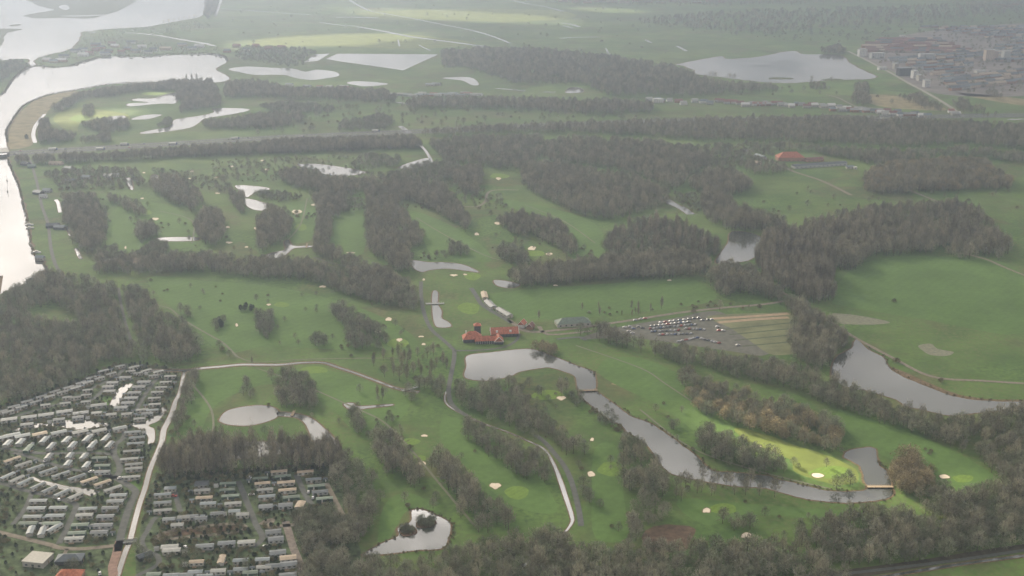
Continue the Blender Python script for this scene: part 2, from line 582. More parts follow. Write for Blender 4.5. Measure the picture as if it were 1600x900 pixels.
sheet('island', P("1282,124 1300,123 1318,124 1300,126"), 0.4, M_TURF)
canal("288,580 284,600 280,615 274,628 268,648 262,660 256,672 253,690 247,705 240,720 234,735 230,750 226,765 219,785 212,810 203,845 197,860 190,880 184,900 176,925", [2.6, 2.6, 4.6, 4.2, 3.6, 3.4, 3.4, 3.4, 3.2, 3.0])
canal("230,579 288,579 310,576 345,573 375,570 400,570 440,570 470,567 505,567 530,575 555,583 590,596 620,607 655,613", [4,4,4,3,2.5,2.5], bank=2.2)
canal("697,612 695,625 703,636 725,648 755,662 790,674 820,687 850,702 865,725 875,750 885,780 893,805 893,818 878,838", [1.0, 1.3, 1.2, 1.2, 1.8, 3.2, 2.6, 1.0])
canal("834,872 815,886 795,903", 3)
canal("50,746 60,751 75,755 95,761 115,765 135,768 150,772", [2, 3, 5, 7, 8], bank=.5)
canal("70,178 60,190 54,200 52,212 55,223", 7)
canal("87,312 91,318 94,332", 5)
canal("104,354 108,362 111,369", 4)
canal("119,388 123,398 127,405", 4)
canal("676,255 668,240 660,230 650,222 640,212", 5)
canal("625,197 632,202 638,207", 10)
canal("1008,312 1035,310 1050,318 1065,325 1080,335", 12)
canal("1245,480 1290,497", 1.5)
canal("347,-5 342,10 336,25", 12)
for q, w in (("400,17 440,20 485,23", 14), ("340,13 370,15 400,17", 8), ("500,35 530,39 560,41", 14), ("560,42 600,49 640,57 700,65 760,73", 20),
             ("546,0 575,16 600,21 650,30 700,40 740,48 770,57 796,67", 12), ("525,27 555,27 590,28", 26), ("770,-8 820,5 850,10 880,18", 16),
             ("875,60 905,58 940,58", 14), ("877,36 892,38 905,42", 16), ("880,40 895,44", 10), ("1008,62 1018,67", 9), ("1058,72 1073,80", 10),
             ("1010,32 1035,32", 10), ("947,76 951,84", 5), ("195,51 225,53 250,56 290,63 320,68 335,72", 16), ("140,52 150,50", 14),
             ("655,71 672,79", 6), ("622,62 624,72", 5), ("620,160 655,164", 9), ("775,138 800,140", 9), ("800,140 820,142", 10), ("850,144 868,144", 9), ("1575,187 1600,186", 8)):
    canal(q, w, name='ditch', bank=0)

# brown patches, plots, dry grass
sheet('reed_bed', P("1385,572 1410,580 1455,600 1500,617 1550,624 1600,625 1600,632 1550,629 1500,624 1450,607 1405,589"), 0.12, M_BANK, jitter=.5)
sheet('rough_grass', P("1300,490 1340,493 1390,503 1370,507 1330,507 1310,504"), 0.05, mat('puddled_sand', (.140, .145, .095), .9, .2, .3))
sheet('rough_grass', P("1435,540 1455,537 1465,545 1490,550 1480,556 1455,555 1442,548"), 0.05, MATS['puddled_sand'])
sheet('rough_grass', P("955,600 985,590 1010,583 1020,588 1035,600 1010,600 980,602"), 0.05, M_STRAW, jitter=1)
sheet('leaf_bed', P("1003,845 1015,825 1045,820 1085,825 1078,845 1070,860 1020,862"), 0.05, M_BROWN, jitter=.6)
sheet('rough_grass', P("465,520 475,514 490,517 480,523"), 0.05, M_BROWN)
sheet('dike', P("75,150 110,143 130,145 100,153 85,163 72,178 58,195 50,212 48,228 12,232 14,212 18,195 28,180 40,168 55,156"), 0.05, M_STRAW, jitter=1)
sheet('town_ground', P("1338,80 1400,58 1480,45 1600,36 1700,34 1700,140 1600,150 1500,150 1440,140 1400,115"), 0.05, mat('town_paving', (.120, .105, .095), .9, .3, .02))
sheet('field', P("1340,148 1400,150 1450,160 1480,172 1440,172 1370,165"), 0.05, M_STRAW)
sheet('field', P("1500,145 1600,155 1600,165 1520,152"), 0.05, M_STRAW)
sheet('car_park', P("905,530 940,517 1000,505 1060,496 1100,487 1130,489 1160,510 1205,543 1190,556 1150,550 1080,540 990,528 950,528"), 0.04, mat('car_park_gravel', (.088, .088, .070), .95, .2, .2))
sheet('nursery_field', P("1105,494 1200,489 1240,490 1262,515 1262,545 1210,555 1175,535 1140,512"), 0.045, mat('plough_soil', (.110, .120, .055), .95, .25, .05))
for q in ("1112,498 1180,494 1232,490", "1122,504 1180,499 1232,496"):
    ribbon('bare_soil_strip', P(q), 6, 0.07, mat('bare_soil', (.27, .20, .13), .95, .15, .2))
for q in ("1130,515 1250,503", "1140,523 1260,511", "1148,532 1262,521", "1160,541 1262,532"):
    ribbon('hedge_strip', P(q), 2.5, 0.08, mat('strip_grass', (.045, .06, .025), .95, .3, .3))
PARK_W = "-60,640 0,634 60,615 130,590 180,570 215,568 290,578 284,600 276,625 262,662 238,706 248,668 255,650 232,662 236,672 240,690 228,745 205,842 170,850 -60,850"
PARK_E = "238,740 300,742 420,730 510,728 540,800 545,905 250,905 212,880 215,850 228,780"
sheet('garden_plots', P(PARK_W), 0.03, M_PLOT, jitter=.5)
sheet('garden_plots', P(PARK_E), 0.03, M_PLOT, jitter=.5)
sheet('yard', P("20,860 140,860 170,850 180,870 165,905 -20,905"), 0.035, M_PLOT)
sheet('lawn', P("158,625 172,613 182,612 174,624 168,634 156,634"), 0.06, M_FAIR)
sheet('lawn', P("195,745 206,750 228,745 224,765 205,764 190,752"), 0.06, M_FAIR)

M_SUNGRASS = mat('sun_yellow_grass', (.118, .150, .036), .95, .22, .03, spec=.1)  # yellowish fairway grass, with the sun patches' warm light put into its colour
sheet('sun_yellow_grass', P("1150,668 1200,680 1250,698 1300,715 1335,732 1342,752 1310,758 1270,748 1240,735 1235,718 1190,700 1160,685"), 0.07, M_SUNGRASS, jitter=.8)
sheet('field', P("400,62 480,54 600,52 700,60 740,70 640,76 500,72 400,74"), 0.05, M_SUNGRASS, jitter=8)  # far fields: yellow of the sunlit strips painted into the grass
sheet('field', P("560,20 700,14 860,16 900,26 820,34 700,32 600,30"), 0.05, M_SUNGRASS, jitter=8)
sheet('sun_yellow_grass', P("85,180 120,168 160,172 200,180 190,195 130,190 120,205 90,195"), 0.05, M_SUNGRASS, jitter=1.5)
# greens and fairways, bunkers
for x, y, w, h in ((808, 770, 38, 20), (955, 733, 42, 22), (1505, 748, 32, 13), (855, 617, 50, 16), (643, 690, 26, 11), (652, 716, 30, 10), (622, 536, 34, 15),
                   (490, 578, 44, 12), (733, 482, 34, 18), (440, 476, 24, 8), (738, 432, 26, 12), (225, 332, 26, 8), (835, 396, 34, 10), (1300, 738, 70, 18),
                   (125, 185, 30, 10), (240, 146, 40, 5), (1130, 795, 44, 16), (780, 275, 30, 8), (470, 355, 20, 10), (1170, 710, 34, 10), (585, 345, 30, 12)):
    pts = [(x + w / 2 * math.cos(t) * (1 + .12 * math.sin(3 * t + x)), y + h / 2 * math.sin(t) * (1 + .1 * math.cos(2 * t + y))) for t in np.linspace(0, 2 * math.pi, 10)[:-1]]
    sheet('green', pts, 0.09, M_GREEN)
for q in ("1000,560 1060,585 1150,655 1250,700 1330,730 1340,760 1290,755 1210,735 1120,700 1040,640 960,600 935,580 950,560",
          "1310,640 1400,670 1480,700 1550,740 1560,765 1500,770 1420,730 1340,690", "300,590 400,578 520,580 600,605 640,625 620,660 560,680 520,640 430,600 340,630 310,680 280,690",
          "230,435 330,440 440,450 560,480 640,520 640,545 500,545 420,540 350,550 290,500", "640,330 700,350 760,390 760,410 680,400 660,370", "760,310 840,320 930,350 945,400 900,410 850,350 800,325",
          "510,390 516,345 545,310 570,305 568,395", "445,320 490,320 490,370 460,380 445,360", "700,650 780,690 840,740 870,800 800,790 740,740 690,690", "930,700 965,700 975,780 980,840 930,840 925,770",
          "590,860 600,790 640,770 690,800 640,795 610,840", "190,320 260,320 300,350 300,385 180,395 150,370", "1060,780 1200,790 1330,800 1280,810 1180,805 1100,820",
          "765,462 860,450 1000,440 1080,437 1120,466 1050,482 900,497 800,495", "1320,430 1360,408 1450,400 1590,420 1600,520 1450,500 1330,480 1300,470"):
    sheet('fairway', P(q), 0.06, M_FAIR)
for b in ((243, 342, 9, 4), (222, 310, 5, 2), (356, 355, 7, 3), (400, 357, 6, 4), (358, 379, 9, 3), (385, 386, 6, 2), (196, 387, 3, 4), (305, 300, 8, 3), (340, 302, 7, 2),
          (225, 270, 5, 2), (300, 268, 6, 2), (362, 260, 5, 2), (338, 277, 6, 2), (296, 279, 4, 1.5), (410, 251, 6, 2), (417, 265, 6, 3), (779, 279, 7, 4), (778, 349, 10, 4),
          (745, 366, 8, 4), (490, 320, 8, 3), (464, 331, 13, 7), (709, 430, 10, 3), (662, 437, 4, 3), (504, 448, 12, 3), (548, 395, 12, 2), (831, 388, 13, 6), (858, 397, 9, 4),
          (1046, 438, 8, 2), (420, 476, 6, 3), (607, 499, 11, 5), (590, 518, 10, 4), (624, 531, 8, 5), (658, 526, 10, 2), (662, 538, 7, 3), (877, 622, 12, 6), (623, 685, 8, 6),
          (663, 681, 12, 3), (660, 724, 13, 5), (774, 759, 15, 9), (925, 687, 6, 5), (924, 741, 12, 8), (1104, 798, 14, 7), (1166, 837, 18, 8), (1180, 698, 17, 4),
          (1278, 743, 18, 7), (1476, 745, 17, 6), (370, 508, 4, 5), (868, 446, 8, 2), (727, 429, 6, 2)):
    x, y, w, h = b
    k = x * 1.7 + y
    pts = [(x + w / 2 * math.cos(t) * (1 + .22 * math.sin(2 * t + k)), y + h / 2 * math.sin(t) * (1 + .25 * math.cos(3 * t + k))) for t in np.linspace(0, 2 * math.pi, 9)[:-1]]
    sheet('bunker_lip', pts, 0.11, M_ROUGH, grow=.7)
    sheet('bunker', pts, 0.13, M_SAND)

# ------------------------------------------------------------------ roads
ROADS = []


def road(name, s, w, m=M_ASPH, z=0.20, n=5, avoid=True, label=None):
    pts = P(s)
    ribbon(name, pts, w, z, m, label, n)
    if avoid:
        L_, R_ = ribbon_pts(pts, w + 5, 3)
        arr = np.array(L_ + R_[::-1])
        a, b = pix(arr[:, 0], arr[:, 1], 0.0)
        ROADS.append(list(zip(a.tolist(), b.tolist())))


MW = "12,240 100,235 200,229 300,223 400,217 520,211 640,206 760,200 900,194 1050,189 1200,186 1400,183 1600,180 1800,178"
ribbon('motorway_verge', P(MW), 62, 0.08, mat('verge_grass', (.052, .075, .026), .95, .25, .05))
L_, R_ = ribbon_pts(P(MW), 56, 3)
arr = np.array(L_ + R_[::-1]); a_, b_ = pix(arr[:, 0], arr[:, 1], 0.0)
ROADS.append(list(zip(a_.tolist(), b_.tolist())))


def offset_ribbon(name, pts, off, w, z, m):
    L_, R_ = ribbon_pts(pts, 2 * abs(off) if off else 0.01)
    side = L_ if off > 0 else R_
    n = len(side); l2 = []; r2 = []
    for i in range(n):
        a, c = side[max(i - 1, 0)], side[min(i + 1, n - 1)]
        tx, ty = c[0] - a[0], c[1] - a[1]; l = math.hypot(tx, ty) or 1
        l2.append((side[i][0] - ty / l * w / 2, side[i][1] + tx / l * w / 2, z)); r2.append((side[i][0] + ty / l * w / 2, side[i][1] - tx / l * w / 2, z))
    structure(name, l2 + r2, [(n + i, n + i + 1, i + 1, i) for i in range(n - 1)], m)


M_LINE = mat('road_paint', (.7, .7, .68), .8, .05)
for off in (11, -11):
    offset_ribbon('carriageway', P(MW), off, 15, 0.25, M_MWAY)
    for e in (7, -7):
        offset_ribbon('road_marking', P(MW), off + e, 0.35, 0.30, M_LINE)
road('golf_road', "658,440 658,460 661,482 667,502 676,517 692,531 705,543 710,550 708,570 704,590 701,610 704,628 714,640 730,650", 4)
road('golf_road', "837,680 852,692 865,707 880,726 890,745 898,770 905,800 908,822", 4)
road('path', "710,548 740,548 765,546 785,543 800,537 808,530 812,522", 3)
road('club_road', "795,500 806,508 818,516 835,519 860,517 900,513 935,508 990,500 1060,489 1130,481 1190,476 1230,470", 5, M_DIRT)
road('club_road', "842,510 850,520 865,523 900,520 925,517", 4, M_DIRT)
road('path', "736,450 744,462 752,475 766,485 785,496 800,505", 5)
road('path', "870,530 905,527 915,532", 4)
road('dike_road', "1150,415 1185,432 1215,452 1265,483 1300,505 1340,530 1400,562 1440,583 1475,592 1530,595 1610,600", 4, M_DIRT)
road('farm_track', "1165,240 1200,250 1240,268 1285,283 1330,305", 6, M_DIRT)
road('farm_track', "1420,297 1440,305 1470,317", 5, M_DIRT)
road('farm_track', "1500,395 1540,405 1570,418 1610,434", 4, M_DIRT)
road('dike_road', "1325,80 1350,92 1390,113 1420,130 1450,146 1480,164 1505,182", 9, mat('dike_path', (.22, .21, .17), .95, .1, .1))
road('village_road', "1290,148 1310,153 1330,163 1345,168 1380,170", 6, M_DIRT)
road('park_road', "98,905 170,905 176,885 182,865 187,845", 5.5, mat('red_brick_paving', (.20, .13, .10), .95, .2, .4))
road('park_road', "184,862 187,848 190,832 197,808 205,785 212,770 206,762 192,753 180,747 165,742", 5, M_ASPH)
road('park_road', "180,748 187,735 185,722 178,710 180,695 192,686 195,676 185,669", 4.5, M_ASPH)
road('park_road', "176,710 140,708 80,709 40,706 0,700", 4)
road('park_road', "180,748 150,738 120,735 80,725 40,712 20,708", 3.5)
road('park_road', "-20,752 10,757 30,764 60,771 85,777 105,783 119,789 116,800 108,818 98,838 92,850", 4, M_ASPH)
road('park_road', "50,770 42,790 32,805 20,820", 3.5)
road('park_road', "-10,830 40,842 80,852 92,856 120,858 150,856 186,852", 4, M_DIRT)
road('park_road', "105,858 98,870 88,878", 2.5, M_DIRT)
road('park_road', "197,570 188,583 172,595 160,610 148,622 130,630", 3.5)
road('park_road', "247,590 238,600 228,615 218,632 212,642", 3.5)
road('park_road', "0,660 40,646 90,632 120,622 150,604 186,588", 3)
road('park_road', "272,765 276,780 282,800", 3.5)
road('park_road', "245,808 238,815 230,830 222,845 228,860 245,868 248,880 235,890 215,900 208,915", 3.5)
road('park_road', "372,752 378,765 386,785 392,800 400,820 410,838 405,848 395,855", 4)
road('park_road', "463,742 470,758 478,775 488,790", 4)
road('park_road', "510,755 520,775 533,800 540,812", 3.5, M_DIRT)
road('park_road', "446,815 452,835 458,855 466,875 472,893", 5, mat('brick_paving', (.17, .145, .125), .95, .2, .4))
# racetrack-shaped gravel path
ribbon('gravel_path', P("247,838 258,832 290,826 340,820 370,819 382,822 380,828 360,833 320,837 280,841 255,843 245,843 247,838"), 3.2, 0.20, M_DIRT)
sheet('heath', P("256,834 290,828 345,822 370,822 372,826 350,831 300,836 262,839"), 0.12, M_BROWN)
ribbon('gravel_path', P("408,820 415,815 425,813 420,824 440,822 460,820"), 4, 0.20, M_DIRT)
road('wood_path', "185,450 190,480 196,505 204,530 203,540 197,550", 3)
road('golf_path', "238,476 265,482 280,495 300,508 330,525 350,537 370,557", 2.2, mat('worn_path', (.12, .125, .08), .95, .1, .2))
road('golf_path', "720,322 745,323 758,315 762,302 775,297 810,297", 4, M_DIRT)
for q in ("560,640 600,660 640,700 690,760 740,820", "1000,640 1080,700 1180,735 1300,765", "300,600 330,640 330,680 300,690", "400,575 470,600 560,640",
          "250,330 300,345 300,380", "480,310 470,350 450,375", "650,340 700,370 760,400 800,410", "820,320 880,345 930,380", "640,560 560,560 470,562 400,566 370,557", "900,540 1000,575 1040,600 1100,640"):
    road('golf_path', q, 1.8, MATS['worn_path'], avoid=False)
road('golf_path', "490,402 520,412 560,420 590,428", 3, M_ASPH)
sheet('dark_bank', P("1180,912 1300,893 1430,876 1600,850 1600,862 1480,880 1400,893 1300,908"), 0.05, M_FLOOR)
road('lane', "1150,925 1300,900 1430,884 1520,872 1620,857", 3, M_ASPH)
canal("1300,915 1430,893 1520,879 1620,866", 2.5, name='ditch', bank=1)
road('river_road', "5,245 40,243 55,275 65,320 75,350 80,390 90,420 110,440", 4, M_ASPH)


# ------------------------------------------------------------------ clouds and haze
CLOUD_Z = 1500.0


def clouds():
    m = bpy.data.materials.new('cloud_layer')
    m.use_nodes = True
    N, L = m.node_tree.nodes, m.node_tree.links
    N.clear()
    out = N.new('ShaderNodeOutputMaterial')
    tr = N.new('ShaderNodeBsdfTransparent')
    g = N.new('ShaderNodeNewGeometry')
    noi = N.new('ShaderNodeTexNoise'); noi.inputs['Scale'].default_value = 0.006; noi.inputs['Detail'].default_value = 5
    L.new(g.outputs['Position'], noi.inputs['Vector'])
    acc = None
    for (xa, ya, xb, yb, wd) in GAPS:
        a_, b_ = at(xa, ya), at(xb, yb)
        p = ((a_[0] + b_[0]) / 2, (a_[1] + b_[1]) / 2)
        rx = math.hypot(b_[0] - a_[0], b_[1] - a_[1]) / 2 * 1.3
        ry = wd
        k = math.degrees(math.atan2(b_[1] - a_[1], b_[0] - a_[0]))
        c = (p[0] + SDIR.x / SDIR.z * CLOUD_Z, p[1] + SDIR.y / SDIR.z * CLOUD_Z)
        mp = N.new('ShaderNodeMapping'); mp.vector_type = 'TEXTURE'
        mp.inputs['Location'].default_value = (c[0], c[1], CLOUD_Z)
        mp.inputs['Rotation'].default_value = (0, 0, math.radians(k))
        mp.inputs['Scale'].default_value = (rx, ry, 1)
        L.new(g.outputs['Position'], mp.inputs['Vector'])
        ln = N.new('ShaderNodeVectorMath'); ln.operation = 'LENGTH'; L.new(mp.outputs[0], ln.inputs[0])
        ad = N.new('ShaderNodeMath'); ad.operation = 'MULTIPLY_ADD'
        L.new(noi.outputs['Fac'], ad.inputs[0]); ad.inputs[1].default_value = 0.9; L.new(ln.outputs['Value'], ad.inputs[2])
        r = N.new('ShaderNodeMapRange'); r.interpolation_type = 'SMOOTHSTEP'
        r.inputs['From Min'].default_value = 1.15; r.inputs['From Max'].default_value = 1.65
        r.inputs['To Min'].default_value = 1.0; r.inputs['To Max'].default_value = 0.0
        L.new(ad.outputs[0], r.inputs['Value'])
        if acc is None:
            acc = r.outputs[0]
        else:
            a = N.new('ShaderNodeMath'); a.operation = 'MAXIMUM'; L.new(acc, a.inputs[0]); L.new(r.outputs[0], a.inputs[1]); acc = a.outputs[0]
    n2 = N.new('ShaderNodeTexNoise'); n2.inputs['Scale'].default_value = 0.0016; n2.inputs['Detail'].default_value = 3
    L.new(g.outputs['Position'], n2.inputs['Vector'])
    b = N.new('ShaderNodeMapRange'); b.inputs['From Min'].default_value = .35; b.inputs['From Max'].default_value = .65
    b.inputs['To Min'].default_value = .15; b.inputs['To Max'].default_value = .27
    L.new(n2.outputs['Fac'], b.inputs['Value'])
    mx = N.new('ShaderNodeMath'); mx.operation = 'MAXIMUM'; L.new(b.outputs[0], mx.inputs[0]); L.new(acc, mx.inputs[1])
    L.new(mx.outputs[0], tr.inputs['Color'])
    L.new(tr.outputs[0], out.inputs['Surface'])
    structure('clouds', [(-60000, -60000, CLOUD_Z), (60000, -60000, CLOUD_Z), (60000, 60000, CLOUD_Z), (-60000, 60000, CLOUD_Z)], [(0, 1, 2, 3)], m)


# gaps in the cover where the photograph has a patch of sun on the ground
GAPS = [(1100, 655, 1345, 752, 34), (1395, 772, 1455, 800, 14), (1505, 765, 1565, 772, 22), (85, 190, 215, 172, 60), (235, 148, 262, 146, 30), (560, 15, 880, 35, 230),
        (380, 72, 640, 55, 190), (900, 12, 1000, 20, 120)]
clouds()


def haze():
    m = bpy.data.materials.new('haze_air')
    m.use_nodes = True
    N, L = m.node_tree.nodes, m.node_tree.links
    N.clear()
    out = N.new('ShaderNodeOutputMaterial')
    v = N.new('ShaderNodeVolumePrincipled')
    v.inputs['Color'].default_value = HAZE_COLOR
    v.inputs['Density'].default_value = HAZE_DENSITY
    v.inputs['Anisotropy'].default_value = 0.55
    L.new(v.outputs[0], out.inputs['Volume'])
    b = MB().box(-9500, 9500, -900, 16500, -1.0, 420)
    o = b.build('haze', m)
    tag(o, kind='stuff')


haze()

# ------------------------------------------------------------------ trees
M_TRUNK = mat('bark', (.075, .062, .050), .95, .3, 1.0, coord='obj', spec=.1)
RNG = np.random.default_rng(7)


def twig_mat(name, c, c2):
    return mat(name, c, .95, col2=c2, scale=.35, rnd=.32, coord='obj', spec=.1, detail=2)


M_TW = [twig_mat('twigs_greybrown', (.240, .228, .166), (.165, .165, .118)),
        twig_mat('twigs_poplar', (.262, .235, .172), (.182, .172, .124)),
        twig_mat('twigs_willow', (.300, .250, .150), (.215, .185, .110)),
        twig_mat('leaves_evergreen', (.038, .055, .028), (.026, .040, .022)),
        twig_mat('scrub_twigs', (.20, .175, .10), (.14, .135, .075)),
        twig_mat('twigs_tan', (.272, .252, .176), (.190, .182, .128)),
        twig_mat('twigs_olive', (.198, .208, .138), (.138, .155, .100))]


def shards(n, shape, size, wid, up=.5, lobes=0, seed=0):
    """thin twig sprays spread through a crown: shape = (rx, ry, z0, z1)"""
    r = np.random.default_rng(seed)
    rx, ry, z0, z1 = shape
    d = r.normal(size=(n, 3)); d /= np.linalg.norm(d, axis=1)[:, None]
    rad = r.uniform(.15, 1, n) ** .45
    # lumpy outline
    ph = r.uniform(0, 6.28, 6)
    az = np.arctan2(d[:, 1], d[:, 0])
    lump = 1 + .16 * np.sin(3 * az + ph[0]) + .12 * np.sin(5 * az + 4 * d[:, 2] + ph[1]) + .1 * np.sin(7 * d[:, 2] + ph[2])
    c = d * (rad * lump)[:, None]
    cz = (z0 + z1) / 2; hz = (z1 - z0) / 2
    # egg form: a bit wider low down
    wz = 1 - .25 * c[:, 2]
    pos = np.stack([c[:, 0] * rx * wz, c[:, 1] * ry * wz, cz + c[:, 2] * hz], 1)
    dirv = d * .8 + r.normal(size=(n, 3)) * .45
    dirv[:, 2] += up
    dirv /= np.linalg.norm(dirv, axis=1)[:, None]
    side = np.cross(dirv, r.normal(size=(n, 3))); side /= np.linalg.norm(side, axis=1)[:, None]
    ln = size * r.uniform(.6, 1.4, n)[:, None]; w = wid * r.uniform(.6, 1.4, n)[:, None]
    a = pos - dirv * ln / 2 - side * w * .3
    b = pos - dirv * ln / 2 + side * w * .3
    c_ = pos + dirv * ln * .1 + side * w
    e = pos + dirv * ln / 2
    f_ = pos + dirv * ln * .1 - side * w
    v = np.stack([a, b, c_, e, f_], 1).reshape(-1, 3)
    f = [(5 * i, 5 * i + 1, 5 * i + 2, 5 * i + 3, 5 * i + 4) for i in range(n)]
    return v.tolist(), f


def trunk_mb(h, r, limbs, spread, seed, z1=.5):
    rr = random.Random(seed)
    b = MB()
    b.cyl((0, 0, -.3), (rr.uniform(-.2, .2), rr.uniform(-.2, .2), h * z1), r, r * .6)
    b.cyl((0, 0, h * z1), (rr.uniform(-.4, .4), rr.uniform(-.4, .4), h * .92), r * .6, r * .12, 5)
    for i in range(limbs):
        t = rr.uniform(.3, .75); a = i * 2.4 + rr.uniform(-.4, .4)
        z = h * t
        b.cyl((0, 0, z), (math.cos(a) * spread * rr.uniform(.6, 1), math.sin(a) * spread * rr.uniform(.6, 1), z + h * rr.uniform(.15, .3)), r * .4, r * .08, 4)
    return b


# kinds: 0 broad, 1 poplar, 2 willow, 3 evergreen, 4 scrub, 5 olive broad, 6 broad variant
PROTO_SPEC = {
    0: dict(h=13, crown=(4.3, 4.3, 2.6, 13.2), n=370, s=1.6, w=.12, m=0, limbs=7, sp=3),
    1: dict(h=20, crown=(2.6, 2.6, 4.0, 20.5), n=560, s=1.9, w=.11, m=1, limbs=6, sp=1.6, up=1.6),
    2: dict(h=12, crown=(5.6, 5.6, 1.2, 12.2), n=800, s=1.7, w=.12, m=2, limbs=8, sp=4, up=-.1),
    3: dict(h=10, crown=(3.4, 3.4, .6, 10.5), n=900, s=1.1, w=.20, m=3, limbs=3, sp=2, up=.1),
    4: dict(h=4.5, crown=(3.0, 3.0, .0, 4.6), n=420, s=1.1, w=.11, m=4, limbs=4, sp=2, up=.5),
    5: dict(h=11, crown=(4.8, 4.8, 1.4, 11.4), n=400, s=1.5, w=.12, m=6, limbs=7, sp=3.2),
    6: dict(h=15, crown=(3.8, 3.8, 3.6, 15.2), n=360, s=1.9, w=.11, m=5, limbs=7, sp=2.6, up=.9),
}
KIND_NAME = {0: 'bare_tree', 1: 'poplar', 2: 'willow', 3: 'evergreen_tree', 4: 'shrub', 5: 'bare_tree', 6: 'bare_tree'}
TREE_ME = {}


def tree_meshes(k):
    if k not in TREE_ME:
        q = PROTO_SPEC[k]
        v, f = shards(q['n'], q['crown'], q['s'], q['w'], q.get('up', .5), seed=k + 3)
        me = bpy.data.meshes.new('crown'); me.from_pydata(v, [], f); me.materials.append(M_TW[q['m']])
        b = trunk_mb(q['h'], .22 if q['h'] > 6 else .1, q['limbs'], q['sp'], k)
        mt = bpy.data.meshes.new('trunk'); mt.from_pydata(b.v, [], b.f); mt.materials.append(M_TRUNK)
        TREE_ME[k] = (me, mt)
    return TREE_ME[k]


FIRST = {}


def make_tree(k, X, Y, sc, rz, label, group):
    me, mt = tree_meshes(k)
    nm = KIND_NAME[k]
    r = empty(nm, (X, Y, 0), rz, label, nm.replace('_', ' ').replace('bare tree', 'tree').replace('evergreen tree', 'tree'), group, (sc, sc, sc * 1.0))
    t = bpy.data.objects.new('stem' if k == 4 else 'trunk', mt); COL.objects.link(t); t.parent = r
    c = bpy.data.objects.new('foliage' if k == 4 else 'crown', me); COL.objects.link(c); c.parent = r
    if k not in FIRST:
        FIRST[k] = (t, c)
    return r


